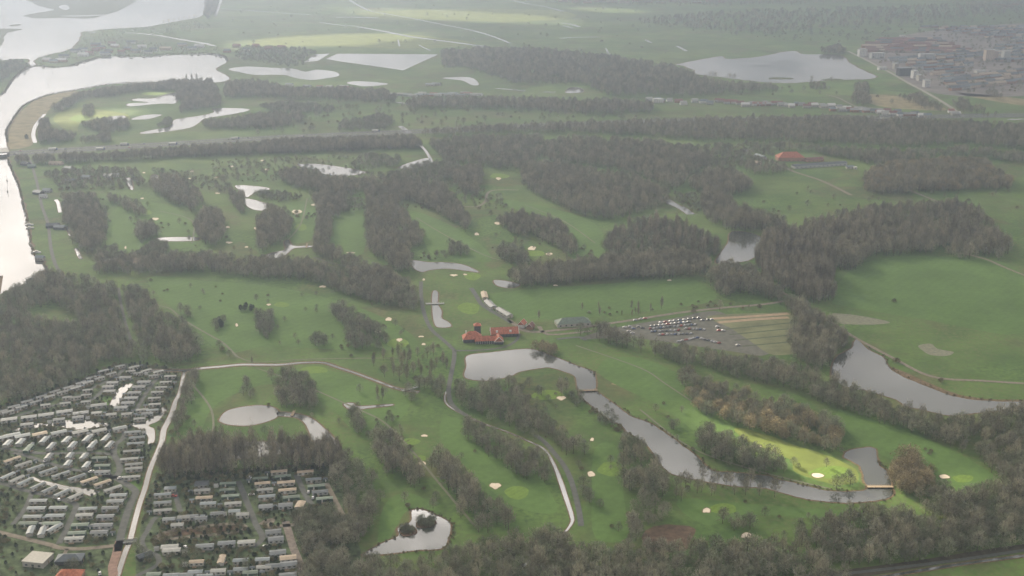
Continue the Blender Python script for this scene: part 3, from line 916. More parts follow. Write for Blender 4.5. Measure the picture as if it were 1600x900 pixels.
# woods: visible mass in the photo, kinds with weights, height, spacing, place phrase
WOODS = [
    ("0,462 40,445 75,425 130,432 160,445 190,450 215,450 235,460 250,490 290,500 310,530 312,560 290,575 240,570 200,566 170,570 120,598 60,622 0,640 -60,650 -60,475", "0556", 1, 6.5, "in the wood above the chalet park"),
    ("150,405 220,395 260,402 330,397 400,402 470,407 560,420 640,440 655,470 650,488 600,480 560,470 520,455 480,440 400,437 330,427 260,428 200,432 150,430", "0056", .95, 6, "in the tree belt above the clubhouse canal"),
    ("434,270 450,265 480,268 520,280 560,282 585,278 585,300 550,305 500,310 485,300 460,295 438,285", "066", 1, 6.5, "x"),
    ("490,305 540,305 543,335 520,345 517,370 515,385 535,395 560,405 600,420 640,440 645,450 600,447 560,432 500,408 488,397 492,370 495,345 500,340 492,320", "0006", 1, 6, "x"),
    ("575,290 620,290 690,285 700,300 720,320 735,345 730,365 715,357 700,345 680,335 660,325 640,318 622,322 635,335 650,350 665,370 660,385 640,395 640,410 645,430 620,430 600,410 575,400 572,360 570,330", "006", 1, 6.5, "x"),
    ("700,270 715,260 750,260 757,275 750,295 745,310 725,305 708,290", "06", 1, 6.5, "x"),
    ("590,275 640,262 700,245 722,262 705,285 640,290 600,290", "05", .9, 7, "x"),
    ("775,345 800,330 830,335 870,345 895,370 905,390 900,402 880,402 868,387 840,377 810,372 785,360", "065", 1, 6, "x"),
    ("775,390 790,378 812,385 826,400 822,416 795,415 780,405", "05", 1, 6, "x"),
    ("700,378 715,375 735,390 730,402 705,402", "05", .9, 6, "x"),
    ("815,260 850,253 900,260 960,270 1010,280 1045,300 1050,318 1020,330 960,345 940,345 900,337 870,322 835,307 815,290", "00566", 1.05, 6.8, "x"),
    ("950,362 1000,343 1060,345 1110,370 1130,385 1118,405 1060,400 1000,407 950,405 943,390", "0155", 1.05, 6.8, "x"),
    ("790,430 830,418 900,408 980,400 1060,393 1100,398 1120,415 1100,432 1030,439 940,442 860,449 800,452 790,440", "0066", 1.1, 5.5, "in the tree belt behind the long meadow"),
    ("650,207 700,200 800,194 900,190 1000,190 1100,182 1300,183 1500,190 1600,195 1660,197 1660,240 1500,228 1400,232 1300,226 1200,222 1100,222 1000,214 900,210 800,210 700,214 660,215", "0066", 1.0, 8, "x"),
    ("665,225 700,216 800,211 850,214 850,240 830,264 815,268 775,266 757,262 700,255 680,240", "0056", 1.0, 7.5, "x"),
    ("850,222 900,214 1000,220 1080,228 1120,240 1110,258 1080,277 1060,297 1040,300 1000,278 935,262 900,260 850,254", "00566", 1.05, 7.5, "x"),
    ("1125,226 1200,223 1300,230 1400,236 1500,232 1660,243 1660,258 1600,258 1500,245 1400,258 1340,255 1260,238 1180,236", "056", 1.0, 8, "x"),
    ("1075,285 1100,270 1140,265 1170,280 1178,300 1150,307 1100,306 1080,298", "06", 1.1, 6.5, "x"),
    ("1090,305 1120,296 1140,305 1145,320 1190,330 1225,340 1225,360 1180,366 1140,364 1110,352 1095,330", "06", 1.1, 6.5, "x"),
    ("1350,270 1400,255 1470,250 1540,250 1555,265 1580,280 1575,298 1480,301 1420,305 1380,307 1350,300", "0266", 1.1, 6.5, "x"),
    ("1300,335 1340,325 1450,318 1510,320 1550,345 1560,362 1480,352 1400,350 1320,352", "00166", 1.05, 6.5, "x"),
    ("1240,365 1262,345 1330,343 1400,345 1500,348 1560,365 1585,392 1560,409 1500,407 1470,397 1380,402 1320,406 1290,420 1260,400", "0166", 1.1, 6.5, "x"),
    ("1297,380 1320,370 1355,380 1355,405 1335,425 1310,425 1298,410", "06", 1.2, 6, "x"),
    ("1180,380 1200,360 1240,363 1270,380 1300,420 1306,472 1270,477 1240,472 1190,447 1180,415", "1116", 1.15, 6, "in the tall poplar stand beside the dike road"),
    ("1120,412 1170,414 1200,440 1250,475 1300,502 1338,535 1340,555 1320,577 1290,582 1245,572 1230,540 1240,500 1225,480 1190,465 1160,460 1130,467 1110,452 1110,430", "00566", 1.1, 6, "in the wood between the car park and the long lake"),
    ("910,517 940,508 985,532 1080,545 1180,560 1240,570 1300,590 1340,610 1400,632 1440,647 1490,655 1540,650 1600,637 1660,630 1660,800 1600,790 1570,762 1540,732 1490,702 1440,682 1370,662 1300,637 1220,607 1140,592 1060,572 1000,552 940,537", "00556", 1.0, 6, "in the long belt between the fairway and the lake"),
    ("1055,590 1080,582 1130,600 1200,620 1260,640 1310,660 1325,690 1300,712 1270,702 1210,682 1150,667 1100,652 1075,630", "0052", 1.0, 6.5, "in the thicket across the upper right fairway"),
    ("1085,680 1100,665 1140,680 1180,700 1225,715 1235,735 1220,745 1170,737 1120,727 1095,707", "005", .95, 6, "in the copse above the winding channel"),
    ("1395,725 1402,712 1430,708 1455,726 1462,745 1440,775 1405,778 1397,768", "2", 1.05, 6.5, "in the tan willow clump at the channel end"),
    ("1455,748 1480,752 1505,778 1475,790 1425,787", "05", .9, 6, "in the brown copse right of the willows"),
    ("640,882 700,862 760,848 830,840 860,825 900,850 960,862 1000,850 1080,855 1130,850 1200,850 1250,838 1290,812 1380,792 1420,802 1480,777 1540,762 1600,756 1660,750 1660,850 1600,858 1480,880 1420,892 1300,925 620,925", "00556", 1.0, 5.5, "in the broad wood along the bottom edge"),
    ("470,905 465,875 455,845 460,815 470,795 520,800 560,800 585,820 560,850 540,875 600,870 640,880 640,925 470,925", "0055", .9, 5.5, "in the wood beside the lower chalets"),
    ("985,780 1010,773 1060,800 1085,830 1040,822 1015,828 1000,850 985,850", "005", .95, 6, "in the copse below the winding channel"),
    ("975,680 1000,690 1030,717 1045,745 1050,785 1000,780 975,762 968,720", "0655", 1.0, 6, "on the lower bank of the winding channel"),
    ("1045,740 1120,738 1220,752 1220,775 1190,785 1120,782 1050,785", "6", .95, 9, "in the thin row along the channel"),
    ("1108,815 1130,800 1180,812 1190,825 1150,833", "05", .8, 6, "between the two lower bunkers"),
    ("1300,755 1312,738 1330,738 1355,752 1340,772 1310,772", "5", .8, 9, "on the sunny point by the water"),
    ("750,600 800,590 850,650 890,680 925,702 915,717 880,717 840,702 780,672 745,645", "0055", .85, 7, "in the tree belt right of the golf road"),
    ("690,590 720,600 745,620 750,650 700,645 680,620 655,612 650,592", "055", .9, 6, "at the bend of the golf road"),
    ("720,650 760,667 800,685 845,707 865,740 860,767 830,757 790,737 750,707 720,682", "0055", .9, 6, "in the belt left of the lower canal"),
    ("893,745 915,750 925,780 922,793 900,787", "05", .85, 6, "in the strip right of the golf road"),
    ("570,680 590,668 620,680 630,705 650,720 665,745 660,762 640,767 620,752 600,747 585,722 572,702", "006", .95, 6, "in the clump left of the small bunkers"),
    ("670,715 685,705 705,715 730,750 760,770 790,790 800,820 790,840 750,837 720,812 710,782 685,752 672,735", "006", 1.0, 6, "in the clump above the twin island pond"),
    ("505,720 530,705 570,730 595,745 597,790 578,830 560,855 525,800 520,770", "0055", 1, 6, "in the wood left of the twin island pond"),
    ("258,705 300,688 400,690 500,684 525,697 545,722 532,738 450,738 350,746 260,752 238,742 250,720", "1616", 1.12, 4.6, "in the dark hedge belt above the lower chalets"),
    ("295,580 310,583 302,640 285,682 262,702 270,662 282,620", "04", .8, 5.5, "in the strip right of the straight canal"),
    ("415,580 450,575 480,585 500,620 490,640 440,642 430,612", "005", .95, 6, "in the round copse above the oval pond"),
    ("375,588 395,592 396,625 380,622", "05", .8, 6, "x"),
    ("500,475 530,475 560,490 590,510 605,530 608,547 560,549 530,542 545,522 530,502", "0055", .95, 6, "in the copse left of the fairway green"),
    ("480,530 500,520 516,532 515,545 482,545", "5", .8, 6, "x"),
    ("400,485 425,482 428,525 415,535 400,528", "05", .9, 6, "x"),
    ("270,480 285,478 310,500 308,512 285,505", "05", .8, 6, "x"),
    ("330,500 345,494 352,503 348,516 332,514", "35", .7, 6, "x"),
    ("370,482 385,476 402,480 400,489 372,488", "3", .6, 6, "x"),
    ("335,537 355,538 375,552 362,558 340,545", "45", .8, 6, "x"),
    ("575,555 640,545 700,545 708,560 702,592 640,602 580,597", "1614", .75, 11, "x"),
    ("100,330 130,320 150,330 165,347 160,367 150,392 130,397 120,372 100,352", "06", 1, 6.5, "x"),
    ("160,310 175,303 200,310 225,325 232,338 215,341 185,326", "06", .8, 6, "x"),
    ("228,290 250,272 280,278 310,300 320,320 300,333 270,320 240,303", "06", .95, 6.5, "x"),
    ("212,362 218,350 235,347 247,358 246,372 230,378 214,374", "0", 1, 6, "x"),
    ("305,345 320,328 342,328 352,350 350,375 335,387 315,382 306,365", "06", 1.1, 6, "x"),
    ("220,390 240,378 260,380 262,398 245,405 222,402", "05", .9, 6, "x"),
    ("150,390 180,385 200,400 160,408", "05", .9, 6, "x"),
    ("402,340 420,322 455,335 462,350 450,372 430,387 405,397 402,370", "06", 1, 6, "x"),
    ("358,295 380,300 385,325 402,332 375,336 360,318", "06", .8, 6, "x"),
    ("85,165 120,148 150,140 200,134 260,128 330,124 345,145 330,160 276,160 276,144 230,143 180,152 130,155 100,177 75,174", "006", 1, 7, "x"),
    ("60,190 75,187 80,207 120,210 120,223 62,227", "06", 1, 7, "x"),
    ("125,217 170,210 176,224 128,227", "06", 1, 7, "x"),
    ("125,192 160,186 200,188 202,206 165,212 130,200", "056", .9, 7, "x"),
    ("130,165 148,165 145,185 130,185", "05", .9, 7, "x"),
    ("285,160 300,145 345,150 345,168 320,172 290,175 278,182", "06", 1, 7, "x"),
    ("245,195 262,183 272,190 266,199 245,202", "05", .8, 7, "x"),
    ("315,190 360,185 430,176 470,175 480,190 440,201 350,204 320,202", "006", 1, 7, "x"),
    ("350,130 400,125 450,138 600,140 620,152 620,162 500,158 420,155 350,155", "06", 1, 9, "x"),
    ("620,154 800,154 1020,160 1020,178 900,180 800,172 640,172", "06", 1, 9, "x"),
    ("395,165 450,158 530,168 520,180 430,176", "05", .9, 8, "x"),
    ("530,190 600,178 620,190 600,206 530,207", "05", .9, 8, "x"),
    ("25,247 200,240 350,227 500,218 650,214 665,234 560,237 450,242 300,247 200,252 100,257 25,259", "0066", 1.05, 5.2, "x"),
    ("690,80 760,75 850,77 950,87 1050,102 1085,117 1110,127 1200,132 1250,142 1100,152 950,152 910,134 885,134 800,132 740,112 690,107", "006", 1.1, 12, "x"),
    ("1000,30 1100,20 1200,15 1400,10 1600,0 1700,-5 1700,12 1450,37 1300,46 1200,58 1100,50 1000,40", "06", 1.2, 20, "x"),
    ("1200,-5 1600,-20 1600,0 1300,8 1100,12 850,8 850,-5", "06", 1.2, 24, "x"),
    ("1280,78 1310,70 1325,80 1318,88 1285,86", "06", 1, 10, "x"),
    ("110,72 125,54 150,47 230,42 320,32 332,45 260,60 200,52 190,60 300,75 345,75 340,86 250,85 150,88 100,102 60,103 60,88 95,82", "0566", .55, 14, "x"),
    ("318,-12 345,-12 337,20 325,32 318,25", "06", 1, 12, "x"),
    ("-60,95 35,95 50,104 30,114 0,132 -60,140", "05", .9, 12, "x"),
    ("1330,165 1338,132 1355,130 1362,165 1345,170", "06", 1, 10, "x"),
    ("1390,150 1440,148 1470,165 1475,178 1445,172", "06", 1, 10, "x"),
    ("1480,158 1500,155 1560,180 1600,185 1540,188 1500,178", "06", 1, 10, "x"),
    ("1535,145 1550,140 1580,158 1545,155", "06", .9, 10, "x"),
    ("1265,130 1290,128 1290,142 1265,142", "06", .8, 10, "x"),
    ("390,70 480,75 500,84 470,105 440,105 400,98 370,95 365,80", "054", .8, 12, "x"),
    ("60,272 120,262 210,262 232,290 200,298 90,300 85,285", "0654", .8, 8, "x"),
    ("540,262 570,240 625,243 627,262 570,269", "05", .8, 8, "x"),
    ("430,246 560,243 560,250 430,253", "54", .7, 9, "x"),
    ("470,262 485,258 500,270 480,272", "5", .6, 7, "x"),
    ("1170,255 1200,250 1240,262 1240,272 1180,276 1160,268", "06", .9, 8, "x"),
    ("1280,238 1400,240 1420,258 1350,262 1340,250 1290,248", "06", .8, 10, "x"),
    ("40,440 80,430 110,437 90,450", "04", .8, 6, "x"),
    ("785,345 800,340 805,355 790,355", "0", .8, 6, "x"),
    ("780,585 830,595 880,640 860,650 800,610", "5", .7, 10, "x"),
    ("825,540 845,535 875,545 870,560 832,556", "2", .75, 6, "in the tan willow group by the clubhouse pond"),
    ("870,602 880,595 890,610 882,622 872,620", "6", .75, 5, "x"),
    ("888,618 900,605 915,622 900,640 888,635", "5", .7, 6, "x"),
    ("910,632 925,635 975,660 970,680 940,665 920,645", "54", .7, 5, "x"),
    ("545,668 550,640 560,632 570,660 565,680 548,680", "05", .8, 6, "x"),
    ("600,660 610,640 618,655 612,665", "5", .7, 5, "x"),
    ("630,620 640,600 652,612 650,630 635,632", "05", .8, 6, "x"),
    ("1040,668 1052,652 1065,660 1060,675 1045,675", "5", .8, 6, "x"),
    ("868,480 905,478 1050,472 1110,470 1130,480 1060,490 985,498 940,500 925,495", "14", .55, 11, "x"),
    ("1060,484 1125,474 1200,476 1220,482 1120,487 1060,493", "46", .7, 7, "x"),
    ("895,512 915,506 925,515 918,530 905,525", "5", .8, 6, "x"),
    ("1255,805 1200,840 1100,855 1040,862 1100,868 1250,858 1340,840 1400,815 1350,805 1290,812", "55", .75, 8, "x"),
    ("170,850 215,845 245,860 235,885 200,870", "5", .6, 7, "x"),
    ("250,862 340,858 420,862 440,905 250,905 245,885", "54", .55, 10, "x"),
    ("125,840 180,835 175,850 130,855", "54", .5, 6, "x"),
    ("75,890 130,870 140,885 110,905 60,905", "5", .6, 7, "x"),
    ("450,795 520,790 540,815 530,850 470,850 455,830", "5", .8, 6.5, "x"),
    ("1430,690 1450,700 1465,720 1445,715", "4", .5, 7, "x"),
    ("1373,722 1385,730 1392,745 1382,740", "4", .4, 4, "x"),
    ("1100,225 1200,228 1215,245 1170,264 1120,264 1085,280 1095,250", "450", .8, 8, "x"),
    ("98,305 150,305 168,345 165,385 140,400 112,385 98,350", "056", .9, 6.5, "x"),
    ("150,395 240,392 330,398 330,412 240,412 150,410", "045", .8, 7, "x"),
    ("560,285 640,275 700,288 690,305 620,315 570,312", "056", .85, 8, "x"),
    ("240,262 300,268 360,290 360,305 300,295 240,282", "540", .7, 9, "x"),
    ("480,300 560,300 575,330 540,330 500,335", "054", .7, 9, "x"),
    ("640,395 700,390 720,405 640,408", "54", .7, 8, "x"),
    ("1050,300 1090,300 1095,335 1060,330", "45", .7, 8, "x"),
    ("405,300 430,298 470,302 475,312 440,318 405,312", "54", .7, 6, "x"),
    ("388,300 420,296 430,304 400,310", "5", .6, 6, "x"),
    ("410,330 470,330 560,312 700,318 720,330 640,330 560,330 480,345", "54", .75, 11, "x"),
    ("610,285 700,282 780,300 800,325 760,330 690,318 620,305", "540", .75, 11, "x"),
    ("330,250 470,245 640,275 640,290 420,285 330,290", "540", .65, 12, "x"),
    ("110,300 230,310 400,390 640,420 640,450 200,400", "540", .6, 17, "x"),
    ("760,330 1000,400 1000,420 760,420", "540", .6, 17, "x"),
    ("220,430 640,470 700,540 640,560 300,560 230,500", "540", .55, 18, "x"),
    ("300,590 620,610 760,700 760,850 560,860 600,720 300,680", "540", .55, 17, "x"),
    ("760,590 1000,600 1560,760 1500,830 900,840", "540", .55, 18, "x"),
    ("1110,300 1600,270 1600,330 1300,330 1240,350 1150,330", "540", .7, 24, "x"),
    ("400,160 1000,150 1000,205 400,215", "540", .9, 20, "x"),
    ("1345,85 1480,50 1600,40 1600,145 1500,148 1400,112", "54", .9, 22, "x"),
    ("345,10 1000,5 1050,90 700,75 400,90", "54", 1.0, 90, "x"),
    ("1000,45 1300,70 1600,40 1600,5 1000,25", "54", 1.1, 40, "x"),
    ("1050,135 1320,135 1480,180 1300,150 1050,150", "54", 1.0, 26, "x"),
    ("1600,640 1560,640 1580,660", "5", .8, 6, "x"),
]
CLEAR = [P("30,492 80,478 130,500 112,514 50,508")]

TREES = []      # (X, Y, kind, scale, rz, wood)
for wi, (s, kinds, hs, sp, ph) in enumerate(WOODS):
    poly = P(s)
    xs = [p[0] for p in poly]; ys = [p[1] for p in poly]
    y1 = min(max(ys), 960)
    cor = [at(x, y) for x in (min(xs), max(xs)) for y in (min(ys), y1)]
    X0, X1 = min(c[0] for c in cor), max(c[0] for c in cor)
    Y0, Y1 = min(c[1] for c in cor), max(c[1] for c in cor)
    gx, gy = np.meshgrid(np.arange(X0, X1 + sp, sp), np.arange(Y0, Y1 + sp, sp))
    gx = gx.ravel() + RNG.uniform(-.45, .45, gx.size) * sp
    gy = gy.ravel() + RNG.uniform(-.45, .45, gy.size) * sp
    ks = np.array([int(kinds[i]) for i in RNG.integers(0, len(kinds), gx.size)])
    sc = hs * RNG.uniform(.62, 1.25, gx.size) * (1 + .18 * np.sin(gx * .05 + 1.3 * np.sin(gy * .021)) * np.cos(gy * .04))
    patch = np.sin(gx * .11 + 2 * np.sin(gy * .037)) + np.sin(gy * .083 + 2 * np.sin(gx * .041)) + .5 * np.sin((gx + gy) * .19)
    keep = (patch > -1.6) | (RNG.uniform(size=gx.size) < .25)
    if sp >= 14:      # thin scatter: trees gather in small groups
        keep = patch > .35
    if sp > 8.5 and len(kinds) > 1 and hs > .85:
        sc *= 1.12
    hh = np.array([PROTO_SPEC[k]['h'] for k in ks]) * sc
    bx, by = pix(gx, gy, 0.0)
    tx, ty = pix(gx, gy, hh * .48)
    ok = inpoly(bx, by + 1.0, poly) & inpoly(tx, ty, poly)
    if ok.sum() < 3:
        ok = inpoly(bx, by, poly)
    ok &= keep
    for q in CLEAR + [w for w in WATER] + ROADS:
        qx = [p[0] for p in q]; qy = [p[1] for p in q]
        if max(qx) < min(xs) or min(qx) > max(xs) or max(qy) < min(ys) or min(qy) > max(ys):
            continue
        ok &= ~inpoly(bx, by, q)
    for i in np.nonzero(ok)[0]:
        TREES.append((gx[i], gy[i], ks[i], sc[i], RNG.uniform(0, 6.28), wi))

# shrubs and hedges between the chalets come later; list of lone trees with labels of their own
LONE = [(590, 622, 1, .62, 'slender bare tree, left of the pair on the lower fairway'), (598, 626, 1, .66, 'slender bare tree, right of the pair on the lower fairway'),
        (613, 658, 5, .6, 'small grey tree alone on the grass right of the arrow shaped pond'), (955, 650, 5, .62, 'rounded bare tree leaning over the middle of the winding channel'),
        (948, 640, 5, .5, 'small bare tree at the channel edge just below the footbridge'), (1052, 672, 5, .6, 'lone bush like tree on the meadow right of the winding channel'),
        (842, 500, 1, .55, 'thin bare tree beside the two small red roofed houses'), (42, 218, 3, 1.0, 'round dark tree on the dike by the river bend'),
        (394, 570, 1, .4, 'thin sapling by the small canal above the oval pond'), (1397, 472, 4, .9, 'dark bush alone in the big right hand meadow'),
        (1470, 597, 4, .9, 'small bush where the dike road turns along the meadow'), (1401, 567, 4, 1.1, 'bush on the reedy shore beside the dike road'),
        (885, 608, 6, .75, 'tall bare tree on the tip of the club pond lawn'), (873, 612, 6, .72, 'tall bare tree left of the other on the club pond lawn'),
        (1110, 122, 0, 1.3, 'tree on the near shore of the far right lake, left one of two pairs'), (1117, 122, 0, 1.3, 'tree on the near shore of the far right lake, second from left'),
        (1140, 125, 0, 1.3, 'tree on the near shore of the far right lake, third from left'), (1147, 125, 0, 1.3, 'tree on the near shore of the far right lake, fourth from left'),
        (1268, 128, 0, 1.2, 'broad tree in front of the far right lake, left of the last two'), (1299, 128, 0, 1.1, 'round tree in front of the far right lake'),
        (292, 128, 1, 1.0, 'tall tree above the river side belt, leftmost of three'), (300, 127, 1, 1.0, 'tall tree above the river side belt, middle of three'), (308, 128, 1, 1.05, 'tall tree above the river side belt, rightmost of three')]

ORD = ['leftmost', 'second', 'third', 'fourth', 'fifth', 'sixth', 'seventh', 'eighth', 'ninth', 'tenth', 'eleventh', 'twelfth', 'thirteenth', 'fourteenth',
       'fifteenth', 'sixteenth', 'seventeenth', 'eighteenth', 'nineteenth', 'twentieth', 'twenty first', 'twenty second', 'twenty third', 'twenty fourth']
for i in range(7):
    LONE.append((256 + i * 8, 38 - i * 1.5, 6, 1.15, f'{ORD[i]} tree' + (' from the left' if i else '') + ' in the row on the spit between the two lakes'))

for x, y, k, sc, lab in LONE:
    p = at(x, y)
    make_tree(k, p[0], p[1], sc, random.Random(x).uniform(0, 6), lab, None)

# the trees that show largest stand as objects, the others are one stuff object
arr = np.array([(t[0], t[1], t[2], t[3]) for t in TREES])
bx, by = pix(arr[:, 0], arr[:, 1], 0.0)
hk = np.array([PROTO_SPEC[int(k)]['h'] for k in arr[:, 2]]) * arr[:, 3]
tx, ty = pix(arr[:, 0], arr[:, 1], hk)
size = (by - ty) * ((bx > 5) & (bx < 1595) & (ty < 885) & (by > 0))
labelled = np.array([WOODS[t[5]][4] != 'x' for t in TREES])
size = size * labelled
order = np.argsort(-size)
single = set()
cnt = {}
for i in order:
    k = KIND_NAME[TREES[i][2]]
    lim = 262 if k == 'bare_tree' else 40
    if size[i] <= 0 or cnt.get(k, 0) >= lim or len(single) > 330:
        continue
    cnt[k] = cnt.get(k, 0) + 1
    single.add(int(i))
KIND_LABEL = {'bare_tree': 'bare grey brown winter tree', 'poplar': 'tall narrow bare poplar', 'willow': 'tan leafless willow', 'evergreen_tree': 'dark evergreen tree', 'shrub': 'low bare shrub'}
for i in sorted(single):
    X, Y, k, sc, rz, wi = TREES[i]
    nm = KIND_NAME[k]
    kl = {0: 'grey brown bare tree', 5: 'broad olive bare tree', 6: 'tall narrow bare tree'}.get(int(k), KIND_LABEL[nm])
    where = WOODS[wi][4]
    if 'bottom edge' in where:
        qx = float(bx[i])
        where = ('in the bottom wood, ' + ('below the twin island pond' if qx < 760 else 'beside the narrow lane' if qx < 930 else 'below the brown leaf bed' if qx < 1090 else
                 'below the lower bunkers' if qx < 1240 else 'below the channel end' if qx < 1400 else 'near the lower right corner'))
    if 'hedge belt' in where:
        qx = float(bx[i])
        where = ('at the left end of' if qx < 345 else 'in the middle of' if qx < 440 else 'at the right end of') + ' the dark hedge belt above the chalets'
    make_tree(int(k), X, Y, sc, rz, f'{kl} {where}', f'{kl}s {where}')


def scatter_stuff(name, items, label, cat=None):
    """one object: a point per plant, each carrying a copy of a tree mesh"""
    n = len(items)
    me = bpy.data.meshes.new(name)
    me.vertices.add(n)
    me.vertices.foreach_set('co', np.array([(t[0], t[1], 0.0) for t in items], dtype=np.float32).ravel())
    for an, idx in (('kind_of', 2), ('size_of', 3), ('turn', 4)):
        a = me.attributes.new(an, 'FLOAT', 'POINT')
        a.data.foreach_set('value', np.array([float(t[idx]) for t in items], dtype=np.float32))
    o = bpy.data.objects.new(name, me); COL.objects.link(o)
    tag(o, label, cat, kind='stuff')
    ng = bpy.data.node_groups.new(name, 'GeometryNodeTree')
    ng.interface.new_socket('Geometry', in_out='INPUT', socket_type='NodeSocketGeometry')
    ng.interface.new_socket('Geometry', in_out='OUTPUT', socket_type='NodeSocketGeometry')
    N, L = ng.nodes, ng.links
    gi, go = N.new('NodeGroupInput'), N.new('NodeGroupOutput')
    join = N.new('GeometryNodeJoinGeometry')

    def named(nm):
        a = N.new('GeometryNodeInputNamedAttribute'); a.data_type = 'FLOAT'; a.inputs['Name'].default_value = nm
        return a.outputs['Attribute']
    kind, siz, turn = named('kind_of'), named('size_of'), named('turn')
    rot = N.new('ShaderNodeCombineXYZ'); L.new(turn, rot.inputs['Z'])
    for k in sorted(set(int(t[2]) for t in items)):
        if k not in FIRST:
            make_tree(k, *at(880, 895)[:2], .8, 0, 'bare tree at the lower frame edge', None)
        jj = N.new('GeometryNodeJoinGeometry')
        for q in FIRST[k]:
            oi = N.new('GeometryNodeObjectInfo'); oi.transform_space = 'ORIGINAL'; oi.inputs['Object'].default_value = q
            L.new(oi.outputs['Geometry'], jj.inputs[0])
        g2i = N.new('GeometryNodeGeometryToInstance'); L.new(jj.outputs[0], g2i.inputs[0])
        cmp_ = N.new('FunctionNodeCompare'); cmp_.data_type = 'FLOAT'; cmp_.operation = 'EQUAL'
        L.new(kind, cmp_.inputs['A']); cmp_.inputs['B'].default_value = float(k); cmp_.inputs['Epsilon'].default_value = .1
        iop = N.new('GeometryNodeInstanceOnPoints')
        L.new(gi.outputs[0], iop.inputs['Points']); L.new(cmp_.outputs[0], iop.inputs['Selection'])
        L.new(g2i.outputs[0], iop.inputs['Instance']); L.new(rot.outputs[0], iop.inputs['Rotation']); L.new(siz, iop.inputs['Scale'])
        L.new(iop.outputs[0], join.inputs[0])
    L.new(join.outputs[0], go.inputs[0])
    md = o.modifiers.new('scatter', 'NODES'); md.node_group = ng
    return o


rest = [t for i, t in enumerate(TREES) if i not in single]
print('TREES', len(TREES), 'single', len(single))
scatter_stuff('woodland', rest, 'bare grey brown winter woods and tree belts spread between the fairways')

# ------------------------------------------------------------------ buildings
M_WIN = glass_material()
M_WHITE = mat('white_paint', (.52, .515, .50), .6, .06, .5, coord='obj')
M_CREAM = mat('cream_cladding', (.33, .32, .28), .7, .08, .5, coord='obj', rnd=.15)
M_GREYW = mat('grey_cladding', (.33, .34, .33), .7, .1, .5, coord='obj', rnd=.2)
M_DARKW = mat('black_boards', (.035, .040, .040), .8, .2, 1.0, coord='obj')
M_GREENW = mat('green_boards', (.06, .10, .075), .8, .15, 1.0, coord='obj')
M_BRICK = mat('brick', (.26, .15, .10), .9, .15, 1.0, coord='obj', rnd=.2)
M_PINKW = mat('pale_brick', (.40, .33, .27), .9, .12, 1.0, coord='obj', rnd=.2)
M_RRED = mat('orange_tiles', (.33, .115, .068), .85, .3, .6, coord='obj', rnd=.12)
M_RRED2 = mat('dull_red_tiles', (.20, .095, .080), .85, .2, .3, coord='obj', rnd=.2)
M_RPALE = mat('pale_roofing', (.27, .275, .255), .24, .1, .4, coord='obj', rnd=.22)
M_RGREY = mat('grey_roofing', (.135, .160, .170), .55, .12, .4, coord='obj', rnd=.22)
M_RDARK = mat('slate_roofing', (.085, .100, .11), .5, .15, .4, coord='obj', rnd=.2)
M_RGREEN = mat('mossy_roofing', (.13, .165, .13), .7, .15, .4, coord='obj', rnd=.2)
M_RTAN = mat('tan_roofing', (.33, .27, .20), .7, .12, .4, coord='obj', rnd=.15)
M_WOOD = mat('deck_boards', (.24, .18, .12), .8, .2, 1.0, coord='obj')


def window_row(b_name, parent, x0, x1, y, z0, z1, n, w, out):
    obs = []
    for i in range(n):
        cx = x0 + (x1 - x0) * (i + .5) / n
        m = MB().box(cx - w / 2, cx + w / 2, min(y, y + out), max(y, y + out), z0, z1)
        obs.append(m.build(b_name, M_WIN, parent))
    return obs


def house(name, loc, rz, L, W, hw, hr, mw, mr, label, cat='house', group=None, roof='gable', nwin=3, storeys=1, chimney=False, gable_trim=None, door=True):
    r = empty(name, loc, rz, label, cat, group)
    kids = [MB().box(-L / 2, L / 2, -W / 2, W / 2, -.2, hw).build('wall', mw, r)]
    if roof == 'gable':
        rb = MB().gable(L, W, hw + .003, hr)
    elif roof == 'hip':
        rb = MB().hip(L, W, hw + .003, hr)
    else:
        rb = MB().box(-L / 2 - .25, L / 2 + .25, -W / 2 - .25, W / 2 + .25, hw + .003, hw + hr)
    ro = rb.build('roof', mr, r); kids.append(ro)
    if chimney:
        MB().box(L * .2, L * .2 + .9, -.45, .45, hw + hr * .6, hw + hr + 1.0).build('chimney', M_BRICK, ro)
    if gable_trim:
        for sx in (-1, 1):
            x = sx * (L / 2 + .34)
            t = MB()
            for sy in (-1, 1):
                t.cyl((x, sy * (W / 2 + .3), hw), (x, 0, hw + hr + .05), .22, .22, 4)
            kids.append(t.build('bargeboard', gable_trim, r))
    for s in range(storeys):
        z0 = .9 + s * 2.9
        if z0 + 1.2 < hw:
            kids += window_row('window', r, -L / 2 + .5, L / 2 - .5, -W / 2, z0, z0 + 1.25, nwin, min(1.6, L / nwin * .55), -.06)
    if door:
        kids.append(MB().box(L / 2, L / 2 + .06, -.5, .5, 0, 2.1).build('door', M_WOOD, r))
    return reg(r, kids)


# --- chalets: prototypes then copies
CH = {}


